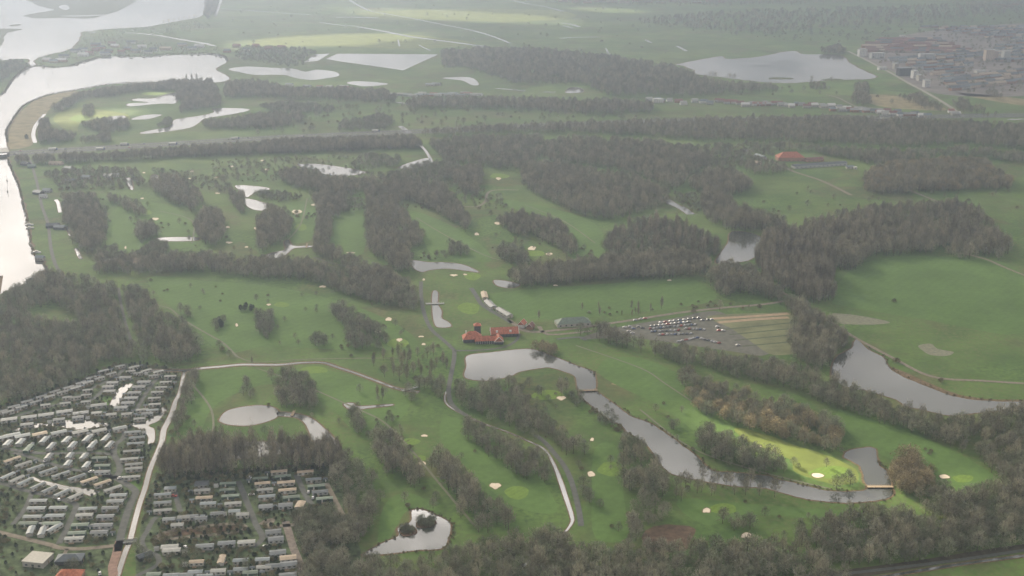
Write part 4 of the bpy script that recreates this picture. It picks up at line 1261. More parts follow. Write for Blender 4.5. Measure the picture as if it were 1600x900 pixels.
def chalet_proto(kind):
    """L=10 W=4 caravan home; kinds differ in roofing and cladding"""
    roofm, wallm = {'pale': (M_RPALE, M_CREAM), 'grey': (M_RGREY, M_CREAM), 'dark': (M_RDARK, M_GREYW), 'green': (M_RGREEN, M_GREENW), 'tan': (M_RTAN, M_CREAM)}[kind]
    L, W = 10.0, 4.0
    r = empty('mobile_home', (0, 0, 0), 0, 'x', 'mobile home', 'x')
    kids = [MB().box(-L / 2, L / 2, -W / 2, W / 2, .35, 2.5).build('wall', wallm, r),
            MB().gable(L, W, 2.503, .55, .2).build('roof', roofm, r),
            MB().box(-L / 2 + .2, L / 2 - .2, -W / 2 + .15, W / 2 - .15, 0, .347).build('skirt', M_GREYW, r)]
    for cx in (-3.2, .4, 3.4):
        kids.append(MB().box(cx - .65, cx + .65, -W / 2 - .04, -W / 2, 1.15, 2.05).build('window', M_WIN, r))
    kids.append(MB().box(-1.9, -1.1, -W / 2 - .045, -W / 2, .4, 2.2).build('door', M_WHITE, r))
    kids.append(MB().box(L / 2, L / 2 + .04, -1.3, 1.3, 1.0, 2.1).build('window', M_WIN, r))
    kids.append(MB().box(-2.6, .2, -W / 2 - 1.7, -W / 2 - .05, .05, .4).build('deck', M_WOOD, r))
    return reg(r, kids)


FOOT = []       # (X, Y, radius) keep shrubs off


def chalet_row(row, kind, vec, pts, L=10.5, W=4.0, nth=True):
    """pts: roof centres in the photo; vec: pixel direction of the long side"""
    for i, q in enumerate(pts):
        x, y = q[0], q[1]
        v = q[3] if len(q) > 3 else vec
        kd = q[2] if len(q) > 2 and q[2] else kind
        p = at(x, y, 2.7)
        a = at(x + v[0], y + v[1], 2.7)
        rz = math.atan2(a[1] - p[1], a[0] - p[0])
        W *= .88 if i == 0 else 1
        sc = (L / 10.0 * random.Random(x + y).uniform(.93, 1.05), W / 4.0, random.Random(x * y).uniform(.95, 1.12))
        o_ = ORD[i] if i < len(ORD) else str(i)
        down = row.endswith(' column')
        first = ('top' if down else 'leftmost') if i == 0 else (('bottom' if down else 'rightmost') if i == len(pts) - 1 else o_ + (' from top' if down else ' from left'))
        kl = {'pale': 'pale roofed', 'grey': 'grey roofed', 'dark': 'slate roofed', 'green': 'green roofed', 'tan': 'tan roofed'}[kd]
        lab = f'{kl} mobile home, {first} in {row}' if len(pts) > 1 else f'{kl} mobile home {row}'
        grp = 'mobile homes in ' + row if len(pts) > 1 else 'mobile homes of the chalet park'
        loc = (p[0], p[1], 0)
        FOOT.append((p[0], p[1], rz, L / 2 + .8, W / 2 + 1.0))
        sr = random.Random(int(x * 31 + y * 17))
        if len(pts) > 1 and sr.random() < .62:
            dx_, dy_ = (L / 2 + 2.6) * sr.choice((-1, 1)), sr.uniform(-1.2, 1.2)
            sx_, sy_ = p[0] + dx_ * math.cos(rz) - dy_ * math.sin(rz), p[1] + dx_ * math.sin(rz) + dy_ * math.cos(rz)
            sq = pix(np.array([sx_]), np.array([sy_]), 0.0)
            if not any(inpoly(sq[0], sq[1], w_)[0] for w_ in ROADS + WATER):
                FOOT.append((sx_, sy_, rz, 2.2, 2.0))
                cs = sr.choice(('white', 'green', 'brown'))
                garden_shed(sx_, sy_, rz, cs, f'{cs} shed by home {first} in {row}')
        if kd not in CH:
            CH[kd] = chalet_proto(kd)
            r = CH[kd]; r.location = loc; r.rotation_euler = (0, 0, rz); r.scale = sc; r['label'] = lab; r['group'] = grp
        else:
            copy_thing(CH[kd], loc, rz, lab, grp, sc)


SHED = {}
SHED_M = {'white': (M_WHITE, M_RPALE), 'green': (M_GREENW, M_RDARK), 'brown': (M_WOOD, M_RGREY)}


def garden_shed(x, y, rz, col, label):
    if col not in SHED:
        mw, mr = SHED_M[col]
        q = empty('garden_shed', (x, y, 0), rz, label, 'shed', 'garden sheds of the chalet park')
        kids = [MB().box(-1.5, 1.5, -1.2, 1.2, -.05, 2.0).build('wall', mw, q), MB().gable(3.0, 2.4, 2.003, .6, .15).build('roof', mr, q),
                MB().box(-.4, .4, -1.24, -1.2, .05, 1.8).build('door', M_WHITE, q)]
        SHED[col] = reg(q, kids)
    else:
        copy_thing(SHED[col], (x, y, 0), rz, label)


D1 = (12, -3.2)
chalet_row('the upper zigzag line under the wood', 'pale', D1, [(2, 642), (21, 634), (41, 626), (64, 619), (85, 611), (107, 604), (126, 597), (142, 589), (161, 579)], 9, 4)
chalet_row('the lower zigzag line under the wood', 'pale', D1, [(12, 643), (33, 635), (55, 627), (77, 619), (97, 612), (118, 605), (137, 597), (155, 590), (173, 583)], 9, 4)
chalet_row('the top corner row under the wood', 'pale', (12, -3), [(187, 571), (209, 573), (228, 578), (247, 580)], 9, 4)
chalet_row('the second line below the top corner', 'pale', (12, -1), [(204, 579), (216, 582), (240, 586)], 8, 3.6)
chalet_row('the bright canal side column', 'pale', (12, -.6), [(266, 587), (259, 596), (252, 604), (246, 612), (241, 621), (242, 631)], 10, 3.8)
chalet_row('the short end row by the curved pond', 'pale', (12, -1), [(222, 639), (230, 645, 'dark'), (238, 640, 'grey'), (218, 653)], 9, 4)
chalet_row('the dark lane pond column', 'dark', (12, -.3), [(225, 596), (217, 604), (210, 613), (205, 621), (200, 629), (189, 636)], 11, 5)
chalet_row('the dark group by the lane pond', 'dark', (12, -.5), [(196, 589), (176, 597), (169, 603), (171, 610)], 10, 5)
chalet_row('the pale pair on the inner lane', 'pale', (12, -1), [(137, 609), (135, 616)], 8, 3.5)
chalet_row('the pale line above the inner pond', 'pale', (12, -1.4), [(71, 632), (102, 629), (105, 620), (118, 620), (134, 627)], 8, 4)
chalet_row('the pale garden plot line', 'pale', (12, -1), [(151, 644), (174, 647), (198, 646)], 8, 5)
chalet_row('the dark row above the inner pond', 'dark', (12, -1.5), [(14, 654), (45, 651), (72, 647), (101, 642), (126, 644), (154, 632)], 12, 6)
chalet_row('the dark row on the inner pond', 'dark', (12, -1.2), [(42, 662), (92, 655), (122, 651)], 9, 5)
chalet_row('the row just below the inner pond', 'grey', (12, -2.5), [(7, 682), (19, 679), (35, 680), (62, 677, 'tan'), (92, 675), (125, 674, 'pale'), (155, 672, 'pale'), (187, 668)], 11, 6)
chalet_row('the slanted upper garden row', 'grey', (6, -6), [(12, 691), (32, 689), (69, 687), (104, 686), (136, 685), (165, 684)], 10, 5)
chalet_row('the slanted lower garden row', 'grey', (6, -6.5), [(44, 699, 'green'), (80, 696), (113, 695), (144, 695), (171, 694)], 11, 4.5)
chalet_row('the slanted middle group', 'grey', (5, -6), [(76, 712, 'dark'), (106, 723), (109, 711), (131, 712), (135, 726)], 9, 4.5)
chalet_row('the three stacked left of the brick lane', 'green', (12, -.4), [(156, 715), (160, 727), (160, 736, 'dark')], 11, 4)
chalet_row('the long diagonal row through the middle', 'grey', (12, -4), [(19, 717, 'tan'), (36, 724, 'pale'), (55, 730), (75, 735), (95, 740), (120, 745), (139, 749, 'tan'), (160, 754, 'tan'), (176, 762, 'pale')], 12.5, 4)
chalet_row('the diagonal row above the narrow ditch', 'grey', (12, -5.5), [(12, 742), (26, 748, 'pale'), (39, 752), (59, 758), (77, 764), (97, 769), (118, 774, 'pale')], 11.5, 4)
chalet_row('the brick lane column', 'pale', (12, -.9), [(207, 674, 'grey'), (214, 683, 'grey'), (212, 692, 'grey'), (206, 704), (202, 716), (209, 724), (209, 731), (206, 744)], 12, 3.8)
chalet_row('the canal road column', 'grey', (12, -.4), [(185, 773), (180, 782), (172, 793, 'dark'), (165, 806, 'dark'), (161, 820, 'dark'), (155, 831, 'dark')], 11.5, 4.6)
chalet_row('the column left of the canal road column', 'grey', (12, -.6), [(137, 794), (132, 804, 'pale'), (125, 819, 'green'), (120, 832, 'green'), (116, 840, 'pale')], 11.5, 4.4)
chalet_row('the block of eight at lower left', 'grey', (12, -.2), [(60, 781), (57, 793), (91, 792), (51, 806), (86, 805), (44, 817, 'green'), (80, 817, 'green'), (85, 823, None, (10, -6))], 11.5, 4.4)
chalet_row('the two turned ones at lower left', 'grey', (4, -9), [(48, 827), (66, 829)], 10, 4.6)
# east part
chalet_row('the east park canal side column', 'grey', (12, -.8), [(254, 772), (254, 784), (254, 796, 'pale')], 12, 3.8)
chalet_row('behind the yellow flowering shrub', 'grey', (12, -.5), [(266, 762)], 8, 5)
chalet_row('the second east column', 'grey', (12, -.6), [(316, 765, 'pale'), (319, 777, 'tan'), (325, 786)], 11, 4.4)
chalet_row('with a large slate roof beside the second east column', 'dark', (12, -.6), [(315, 755)], 9.5, 8)
chalet_row('the third east column', 'grey', (12, -.8), [(356, 754, 'green'), (355, 764, 'green'), (360, 774, 'green'), (364, 785, 'pale')], 11, 4)
chalet_row('the line above the gravel loop', 'grey', (12, -.6), [(264, 810), (277, 819, 'pale'), (287, 807, 'pale'), (300, 806, 'dark'), (314, 809, 'dark'), (339, 801, 'dark'), (366, 798), (379, 803, 'pale')], 8, 4.6)
chalet_row('the fourth east column', 'grey', (12, -1), [(407, 746, 'green'), (410, 754, 'tan'), (414, 764, 'pale'), (417, 775)], 11, 4.2)
chalet_row('the fifth east column', 'grey', (12, -1), [(436, 736, 'tan'), (442, 743, 'green'), (447, 753, 'tan'), (449, 765, 'tan'), (455, 776, 'green')], 11.5, 4.2)
chalet_row('the dark trio below the fifth east column', 'dark', (12, -.8), [(415, 790), (446, 788), (469, 787, 'tan', (4, -7))], 9, 6)
chalet_row('the sixth east column', 'grey', (12, -1), [(477, 736, 'tan'), (490, 748), (494, 758, 'green'), (500, 767, 'dark'), (507, 778, 'green')], 11.5, 4.2)
chalet_row('the line below the gravel loop', 'grey', (12, -.8), [(268, 859, 'pale'), (265, 853, 'pale'), (320, 852, 'dark'), (354, 848, 'dark'), (385, 846, 'pale')], 11, 5)
chalet_row('the lowest upper line among bare trees', 'grey', (12, -.6), [(307, 877, 'tan'), (346, 873, 'tan', (3, -9)), (376, 875), (410, 873)], 9, 4.4)
chalet_row('the lowest middle line among bare trees', 'grey', (12, -.6), [(305, 893), (341, 891, 'pale'), (376, 888), (391, 893, 'green'), (412, 885, 'pale'), (427, 883, 'dark')], 9, 4.4)
chalet_row('the last line at the lower frame edge', 'grey', (12, -.6), [(240, 896, 'green'), (267, 898), (290, 897), (320, 899)], 9, 4.4)
chalet_row('the dark group beside the brick lane', 'dark', (12, -1.2), [(427, 830), (431, 841), (434, 862), (450, 871, 'tan'), (451, 880), (450, 898)], 10, 6)


def pbox(name, x, y, v, L, W, hw, hr, mw, mr, label, cat='building', **kw):
    p = at(x, y, 0)
    a = at(x + v[0], y + v[1], 0)
    rz = math.atan2(a[1] - p[1], a[0] - p[0])
    FOOT.append((p[0], p[1], rz, L / 2 + 1.5, W / 2 + 1.5))
    return house(name, (p[0], p[1], 0), rz, L, W, hw, hr, mw, mr, label, cat, **kw)


pbox('hall', 60, 879, (12, 1.2), 14, 12, 3.6, .35, M_CREAM, M_CREAM, 'pale flat roofed hall at the lower left corner of the chalet park', roof='flat', nwin=3)
pbox('building', 110, 878, (12, -.5), 16, 9, 3.2, 2.4, M_DARKW, M_RDARK, 'dark building in trees right of the pale flat roofed hall', roof='hip', nwin=4)
pbox('reception_building', 110, 903, (12, 0), 15, 9, 3.0, 3.2, M_BRICK, M_RRED, 'red roofed building cut by the lower left frame edge', roof='hip', nwin=3)
pbox('shed', 226, 872, (10, -4), 9, 5, 2.6, 1.2, M_DARKW, M_RDARK, 'dark shed beside the canal bridge in the chalet park', nwin=2)

# --- golf club
GV = (12, -.9)


def clubhouse():
    # black barn with tiled hip roof and a square tower with a pyramid cap
    p = at(738, 532); rz = math.radians(8)
    r = empty('barn', (p[0], p[1], 0), rz, 'black walled clubhouse barn with red hip roof and square tower', 'barn', 'clubhouse buildings')
    MB().box(-9, 9, -6, 6, -.2, 3.4).build('wall', M_DARKW, r)
    ro = MB().hip(18, 12, 3.403, 6.2, .6).build('roof', M_RRED, r)
    MB().box(-6.4, -5.4, -.5, .5, 7.5, 10.2).build('chimney', M_WHITE, ro)
    MB().box(-9.06, -9.0, -2.0, 2.0, .2, 2.9).build('door', M_WHITE, r)
    window_row('window', r, -8, 8, -6, 1.0, 2.4, 4, 1.4, -.06)
    # tower
    p2 = at(746, 524); r2 = empty('tower', (p2[0], p2[1], 0), rz, 'square black tower with orange pyramid roof behind the clubhouse', 'tower', 'clubhouse buildings')
    MB().box(-3, 3, -3, 3, -.2, 10.6).build('wall', M_DARKW, r2)
    b = MB(); b.add([(-3.7, -3.7, 10.603), (3.7, -3.7, 10.603), (3.7, 3.7, 10.603), (-3.7, 3.7, 10.603), (-.6, 0, 13.0), (.6, 0, 13.0)], [(0, 1, 5, 4), (1, 2, 5), (2, 3, 4, 5), (3, 0, 4), (0, 3, 2, 1)])
    b.build('roof', M_RRED, r2)
    window_row('window', r2, -2, 2, -3, 7.4, 9.0, 2, 1.0, -.06)
    # long tiled hall
    p3 = at(788, 524); r3 = empty('hall', (p3[0], p3[1], 0), math.radians(7), 'long orange roofed clubhouse hall with white gables', 'building', 'clubhouse buildings')
    MB().box(-13, 13, -5, 5, -.2, 3.2).build('wall', M_DARKW, r3)
    ro = MB().gable(26, 10, 3.203, 5.4, .5).build('roof', M_RRED, r3)
    for sx in (-1, 1):
        t = MB()
        for sy in (-1, 1):
            t.cyl((sx * 13.56, sy * 5.5, 3.15), (sx * 13.56, 0, 8.7), .28, .28, 4)
        t.build('bargeboard', M_WHITE, r3)
    for cx in (-7.5, 5.5):
        MB().box(cx - 1, cx + 1, -4.4, -2.2, 4.6, 6.3).build('dormer', M_WHITE, ro)
    window_row('window', r3, -12, 12, -5, .8, 2.5, 7, 1.9, -.06)
    # front wing with gabled end facing the pond
    p4 = at(764, 535); r4 = empty('restaurant_wing', (p4[0], p4[1], 0), math.radians(5), 'red roofed front wing with large glazed gable facing the pond', 'building', 'clubhouse buildings')
    MB().box(-13, 8, -4, 4, -.2, 3.0).build('wall', M_DARKW, r4)
    b = MB(); b.add([(-13.6, -4.5, 3.003), (8.0, -4.5, 3.003), (8.0, 4.5, 3.003), (-13.6, 4.5, 3.003), (-11, 0, 6.8), (8.0, 0, 6.8)], [(0, 1, 5, 4), (1, 2, 5), (2, 3, 4, 5), (3, 0, 4), (0, 3, 2, 1)])
    b.build('roof', M_RRED, r4)
    g = MB().box(5.0, 13.0, -6.5, 4.0, -.2, 3.0).build('gable_wall', M_DARKW, r4)
    b = MB(); b.add([(4.5, -7.0, 3.006), (13.5, -7.0, 3.006), (13.5, 4.6, 3.006), (4.5, 4.6, 3.006), (9, -7.0, 7.4), (9, 4.6, 7.4)], [(0, 4, 5, 3), (1, 2, 5, 4), (0, 1, 4), (3, 5, 2), (0, 3, 2, 1)])
    b.build('gable_roof', M_RRED, r4)
    b = MB(); b.cyl((4.5, -7.2, 2.9), (9, -7.2, 7.5), .3, .3, 4); b.cyl((13.5, -7.2, 2.9), (9, -7.2, 7.5), .3, .3, 4); b.box(4.7, 13.3, -7.35, -7.06, 2.7, 3.1)
    b.build('bargeboard', M_WHITE, r4)
    window_row('window', r4, -12.5, 4.5, -4, .5, 2.4, 8, 1.5, -.07)
    window_row('window', r4, 5.3, 12.7, -6.5, .4, 2.5, 3, 2.0, -.07)
    t = MB()
    for i in range(9):
        cx = -12.5 + i * 2.125
        t.box(cx - .12, cx + .12, -4.12, -4.0, 0, 2.9)
    t.build('glazing_post', M_WHITE, r4)


clubhouse()
pbox('cottage', 816, 510, (6, -6), 9, 6.5, 3.0, 3.6, M_WHITE, M_RRED, 'small orange roofed cottage with white gable, left of the two at the club gate', 'cottage', gable_trim=M_WHITE, nwin=2)
pbox('cottage', 829, 513, (6, -6), 8, 6, 2.8, 3.2, M_BRICK, M_RRED2, 'small dull red roofed cottage, right of the two at the club gate', 'cottage', gable_trim=M_WHITE, nwin=2)
pbox('shed', 757, 464, (3.2, 11), 20, 6, 2.6, 1.2, M_CREAM, M_RTAN, 'long pale shed farthest up the lane behind the clubhouse', 'shed', nwin=3)
pbox('shed', 766, 478, (8, 7.6), 22, 7, 2.6, 1.3, M_CREAM, M_RPALE, 'long pale shed in the middle of the lane behind the clubhouse', 'shed', nwin=3)
pbox('shed', 788, 491, (9, 5.6), 25, 7, 2.8, 1.4, M_CREAM, M_RPALE, 'long pale shed nearest the clubhouse cottages', 'shed', nwin=3)
pbox('greenkeeper_barn', 895, 507, (12, -.8), 34, 13, 3.2, 4.5, M_CREAM, M_RGREEN, 'wide mossy roofed barn beside the lane right of the clubhouse', 'barn', roof='hip', nwin=6)
# --- farm in the upper right
pbox('farmhouse', 1234, 250, (12, -.1), 44, 22, 6, 8, M_BRICK, M_RRED, 'large red hip roofed farm building at the wood edge', 'farmhouse', roof='hip', nwin=6, chimney=True)
pbox('stable', 1280, 260, (12, -.8), 95, 12, 4, 2.5, M_GREYW, M_RDARK, 'very long grey roofed stable below the red roofed farm', 'stable', nwin=12)
pbox('farm_shed', 1272, 252, (12, -.6), 30, 10, 4, 3, M_BRICK, M_RRED2, 'dull red roofed shed between the farm and the long stable', 'shed', nwin=4)
pbox('farm_shed', 1184, 257, (10, 1), 12, 8, 3, 3, M_PINKW, M_RTAN, 'small tan house left of the red roofed farm', 'house', nwin=3)
pbox('farm_shed', 1188, 246, (12, 4), 26, 8, 3, 2, M_GREYW, M_RGREY, 'grey shed on the farm track left of the red roof', 'shed', nwin=4)
pbox('farm_shed', 1165, 237, (12, 0), 8, 6, 3, 2, M_WHITE, M_RPALE, 'small white shed in the trees left of the farm track', 'shed', nwin=2)
pbox('farm_shed', 1328, 263, (12, 0), 12, 8, 3, 2, M_CREAM, M_RGREY, 'grey shed at the right end of the long stable', 'shed', nwin=2)
pbox('round_tank', 1336, 264, (12, 0), 5, 5, 3, .5, M_WHITE, M_WHITE, 'white tank at the right end of the stable yard', 'tank', roof='flat', nwin=1)
# --- left bank
pbox('farmhouse', 216, 415, (8, 5), 16, 12, 4, 5, M_PINKW, M_RTAN, 'tan gabled house beside the covered driving stand', 'house', chimney=True, nwin=4)
pbox('driving_stand', 188, 408, (12, -1.6), 46, 5, 3, .4, M_GREYW, M_RGREY, 'long low covered stand left of the tan house', 'stand', roof='flat', nwin=8)
for i, (x, y, L, W, c, rf, lab) in enumerate([
    (83, 355, 16, 9, M_DARKW, M_RDARK, 'dark house on the river bank left of the upper ditch'), (94, 358, 14, 8, M_DARKW, M_RGREY, 'grey roofed house right of the dark river bank house'),
    (60, 303, 14, 9, M_DARKW, M_RDARK, 'dark house by the river halfway up the bank'), (68, 309, 10, 6, M_WHITE, M_RPALE, 'white low shed beside the dark river house'),
    (74, 300, 12, 8, M_GREYW, M_RGREY, 'grey shed behind the dark river house'), (40, 258, 14, 9, M_DARKW, M_RDARK, 'dark barn left of the pair below the motorway'),
    (50, 262, 12, 8, M_GREENW, M_RGREEN, 'green shed right of the pair below the motorway'), (88, 257, 22, 9, M_PINKW, M_RTAN, 'tan row building below the motorway embankment'),
    (108, 265, 16, 8, M_CREAM, M_RGREY, 'grey roofed shed right of the tan row building'), (110, 285, 18, 9, M_DARKW, M_RDARK, 'dark shed in the allotment gardens'),
    (135, 279, 14, 8, M_GREYW, M_RGREY, 'grey glasshouse like shed in the allotment gardens'), (170, 277, 16, 9, M_CREAM, M_RPALE, 'pale shed left of two by the allotment ditch'),
    (180, 276, 12, 8, M_WHITE, M_RPALE, 'white shed right of two by the allotment ditch'), (63, 406, 10, 6, M_CREAM, M_RGREY, 'small boat house on the lower river bank')]):
    pbox('farm_building', x, y, (12, -.5 + (i % 3)), L, W, 3.2, 2.6, c, rf, lab, 'house', nwin=3)

# --- houses of the marina spit, village strip and town
RH = random.Random(11)


def far_houses(spec, name, cat, label, group, hw, hr, L, W, vec, walls, roofs, nwin=3, storeys=1, roof='gable'):
    for i, (x, y) in enumerate(spec):
        w = walls[RH.randrange(len(walls))]; rf = roofs[RH.randrange(len(roofs))]
        k = RH.uniform(.8, 1.25)
        pbox(name, x, y, (vec[0], vec[1] + RH.uniform(-.3, .3)), L * k, W, hw * RH.uniform(.9, 1.1), hr, w, rf,
             label(i) if callable(label) else label, cat, group=group if not callable(label) else group + label(i).split(',')[-1], nwin=nwin, storeys=storeys, roof=roof, door=False)


far_houses([(74, 96), (84, 98), (96, 97), (100, 90), (118, 82), (130, 80), (140, 86), (150, 80), (158, 76), (170, 82), (180, 74), (190, 84), (200, 78), (212, 82), (222, 75), (232, 84), (240, 80),
            (150, 72), (175, 70), (205, 68), (285, 72), (300, 78), (312, 74), (355, 82), (370, 74), (385, 80), (400, 74), (420, 78), (440, 76), (130, 88), (165, 86)],
           'house', 'house', 'small grey or red roofed house among the trees of the marina spit', 'houses on the marina spit', 6, 5, 24, 13, (12, 0), [M_BRICK, M_WHITE, M_CREAM, M_PINKW], [M_RDARK, M_RGREY, M_RRED2, M_WHITE])
pbox('boat_hall', 259, 78, (12, 0), 34, 16, 6, 4, M_PINKW, M_RTAN, 'tan boat hall on the shore of the marina spit', 'hall', nwin=4)
vill = []
for x0, x1, y0, y1, n in ((1010, 1100, 160, 162, 8), (1100, 1200, 161, 166, 13), (1190, 1300, 163, 170, 15), (1300, 1380, 171, 177, 13), (1370, 1450, 176, 184, 11), (1480, 1500, 178, 182, 3)):
    for i in range(n):
        vill.append((x0 + (x1 - x0) * (i + RH.uniform(.1, .9)) / n, y0 + (y1 - y0) * i / n + RH.uniform(-2.5, 2.5)))
far_houses(vill, 'house', 'house', 'small house in the village strip beyond the long dark wood', 'village houses', 4.5, 4, 14, 9, (12, 0), [M_WHITE, M_CREAM, M_BRICK, M_GREYW], [M_WHITE, M_RPALE, M_RPALE, M_RGREY, M_RRED2])
pbox('warehouse', 1372, 189, (12, -.3), 42, 12, 4, 1, M_WHITE, M_RPALE, 'long white low warehouse in front of the village strip', 'warehouse', roof='flat', nwin=5)
pbox('warehouse', 1350, 174, (12, .5), 46, 14, 4, 2, M_CREAM, M_RPALE, 'pale warehouse at the end of the village gravel road', 'warehouse', nwin=5)
pbox('warehouse', 1028, 160, (12, 0), 22, 16, 7, 1, M_WHITE, M_RPALE, 'white block at the left end of the village strip', 'house', roof='flat', nwin=4, storeys=2)
far_houses([(613 + i * 8 + RH.uniform(-2, 2), 149 + RH.uniform(-2, 2)) for i in range(18)] + [(500, 137), (515, 137), (538, 137), (452, 134), (480, 136), (672, 134), (682, 133)], 'farm_building', 'farm building',
           'low pale farm shed in the line beyond the tree row near the square reservoir', 'farm sheds beyond the tree row', 4, 2, 18, 10, (12, .4), [M_CREAM, M_GREYW, M_WHITE, M_BRICK], [M_RPALE, M_RGREY, M_RRED2])
red, grey = [], []
for j, y in enumerate((63, 66.5, 70, 74, 78, 82)):
    xa = 1352 + (10 if j < 2 else 0) + abs(j - 3) * 6
    xb = 1480 + j * 13
    n = int((xb - xa) / 14)
    red += [(xa + i * 14 + RH.uniform(-2, 2), y + i * .15 + RH.uniform(-.6, .6)) for i in range(n)]
for j, y in enumerate((44, 48, 51.5, 55, 59, 63, 68)):
    n = int((1610 - (1445 + j * 25)) / 15)
    grey += [(1445 + j * 25 + i * 15, y + RH.uniform(-.7, .7)) for i in range(n)]
NG = [len(grey)]
for j, y in enumerate((94, 98, 102, 107, 112, 117, 122)):
    xa = 1395 + j * 14; xb = 1560 - j * 10
    n = int((xb - xa) / 15)
    grey += [(xa + i * 15, y - i * .9 + RH.uniform(-.6, .6)) for i in range(n)]
NG.append(len(grey))
for j, y in enumerate((127, 131, 136, 141)):
    n = int((1610 - (1480 + j * 4)) / 14)
    grey += [(1480 + j * 4 + i * 14, y - i * 1.7 + RH.uniform(-.5, .5)) for i in range(n)]
for j, y in enumerate((74, 79, 84, 90, 96)):
    n = int((1610 - (1560)) / 13)
    grey += [(1562 + i * 14, y) for i in range(n + 1)]
far_houses(red, 'terrace', 'terrace', 'row of terraced houses with dull red roofs in the far town', 'red roofed terraces in the far town', 6, 4.5, 34, 10, (12, .1), [M_BRICK, M_PINKW], [M_RRED2, M_RRED2, M_RTAN, M_RDARK], 5, 2)
far_houses(grey, 'terrace', 'terrace', lambda i: 'row of terraced houses with grey roofs, ' + ('beyond the red roofs' if grey[i][1] < 70 and i < NG[0] else 'between the apartment blocks' if i < NG[1] else 'at the near edge of the town'), 'grey roofed terraces in the far town', 6, 4.5, 34, 10, (12, -.8), [M_PINKW, M_BRICK, M_GREYW], [M_RDARK, M_RGREY, M_RTAN], 5, 2)
FL = [(1347, 88, 24, 12, 20, M_WHITE, 'white apartment block nearest the far lake shore'), (1370, 91, 40, 14, 15, M_GREYW, 'grey apartment slab right of the white block'),
      (1437, 95, 6, 10, 20, M_WHITE, 'narrow white tower slab, left of two before the blue grey block'), (1441, 95, 5, 10, 20, M_WHITE, 'narrow white tower slab, right of two before the blue grey block'),
      (1451, 95, 26, 14, 19, M_GREYW, 'blue grey apartment block in the middle of the town'), (1544, 95, 26, 14, 30, M_PINKW, 'tallest tan apartment tower in the town'), (1553, 94, 16, 12, 26, M_PINKW, 'tan tower adjoining the tallest one'),
      (1571, 92, 20, 14, 22, M_GREYW, 'grey tower at the right of the town'), (1399, 108, 12, 12, 15, M_CREAM, 'cream apartment corner block beside the dike road'), (1412, 118, 34, 16, 19, M_DARKW, 'dark apartment block beside the dike road'),
      (1428, 122, 12, 14, 18, M_WHITE, 'white apartment block behind the dark one'), (1436, 126, 10, 14, 14, M_CREAM, 'cream apartment block second from the dike road end'), (1447, 136, 14, 12, 17, M_WHITE, 'white apartment block at the near end of the dike road row'),
      (1378, 109, 22, 12, 6, M_WHITE, 'low white building on the dike road'), (1531, 114, 26, 14, 7, M_WHITE, 'bright white roofed hall in the town')]
for x, y, L, W, hh, mw, lab in FL:
    pbox('apartment_block', x, y, (12, -.3), L, W, hh, .8, mw, M_RPALE if mw is not M_DARKW else M_RDARK, lab, 'apartment block', roof='flat', nwin=5, storeys=int(hh / 3), door=False)
pbox('apartment_block', 1410, 57, (12, 0), 16, 10, 4, .6, M_WHITE, M_WHITE, 'lone white hall on the field above the red roofed town', 'hall', roof='flat', nwin=3)
far_houses([(1560 + i * 14, 8 + (i % 2) * 3) for i in range(3)] + [(880 + i * 19, 3 + (i % 3)) for i in range(14)], 'house', 'house', 'hazy house at the top edge of the picture', 'hazy houses at the top edge', 6, 4, 40, 12, (12, 0), [M_BRICK, M_PINKW], [M_RGREY, M_RRED2, M_RPALE])


# --- bridges
def deck_bridge(name, pa, pb, w, z, label, mdeck, mrail, piers=2, rail=.9, thick=.35):
    a = at(*pa); b = at(*pb)
    L = math.hypot(b[0] - a[0], b[1] - a[1]); rz = math.atan2(b[1] - a[1], b[0] - a[0])
    r = empty(name, ((a[0] + b[0]) / 2, (a[1] + b[1]) / 2, 0), rz, label, 'bridge')
    MB().box(-L / 2, L / 2, -w / 2, w / 2, z, z + thick).build('deck', mdeck, r)
    for sy in (-1, 1):
        m = MB(); m.box(-L / 2, L / 2, sy * w / 2 - .06, sy * w / 2 + .06, z + thick + rail - .1, z + thick + rail)
        n = max(3, int(L / 2.5))
        for i in range(n + 1):
            x = -L / 2 + .06 + (L - .12) * i / n
            m.box(x - .06, x + .06, sy * w / 2 - .05, sy * w / 2 + .05, z + thick, z + thick + rail - .1)
        m.build('railing', mrail, r)
    for i in range(piers):
        x = -L / 2 + L * (i + 1) / (piers + 1)
        MB().box(x - .4, x + .4, -w / 2 + .2, w / 2 - .2, -.5, z).build('pier', M_GREYW, r)
    return r


deck_bridge('motorway_bridge', (-140, 252), (14, 240), 40, 5.0, 'grey motorway bridge crossing the wide river at left', mat('concrete', (.30, .29, .27), .85, .1, .2), M_GREYW, 3, 1.2, 1.8)
deck_bridge('footbridge', (904, 612), (934, 611), 2.4, .7, 'wooden footbridge over the neck of the clubhouse pond', M_WOOD, M_WOOD, 2)
deck_bridge('footbridge', (1355, 762), (1395, 762), 2.6, .7, 'tan plank bridge at the end of the winding channel', mat('pale_planks', (.36, .28, .19), .8, .15, 1.0, coord='obj'), M_WOOD, 3)
deck_bridge('road_bridge', (193, 848), (214, 846), 5, .5, 'chalet park road bridge over the straight canal', M_ASPH, M_GREYW, 0)
deck_bridge('footbridge', (628, 612), (652, 606), 2, .6, 'small grey footbridge over the thin canal near the golf road bend', M_GREYW, M_WHITE, 1)
deck_bridge('footbridge', (665, 476), (694, 475), 2.2, .6, 'grey footbridge over the moat left of the clubhouse', M_GREYW, M_GREYW, 1)
deck_bridge('footbridge', (479, 388), (480, 381), 2, .5, 'small plank bridge over the star shaped pond arm', M_WOOD, M_WOOD, 0)
deck_bridge('footbridge', (456, 651), (460, 643), 2, .5, 'small plank bridge over the outlet of the oval pond', M_WOOD, M_WOOD, 0)

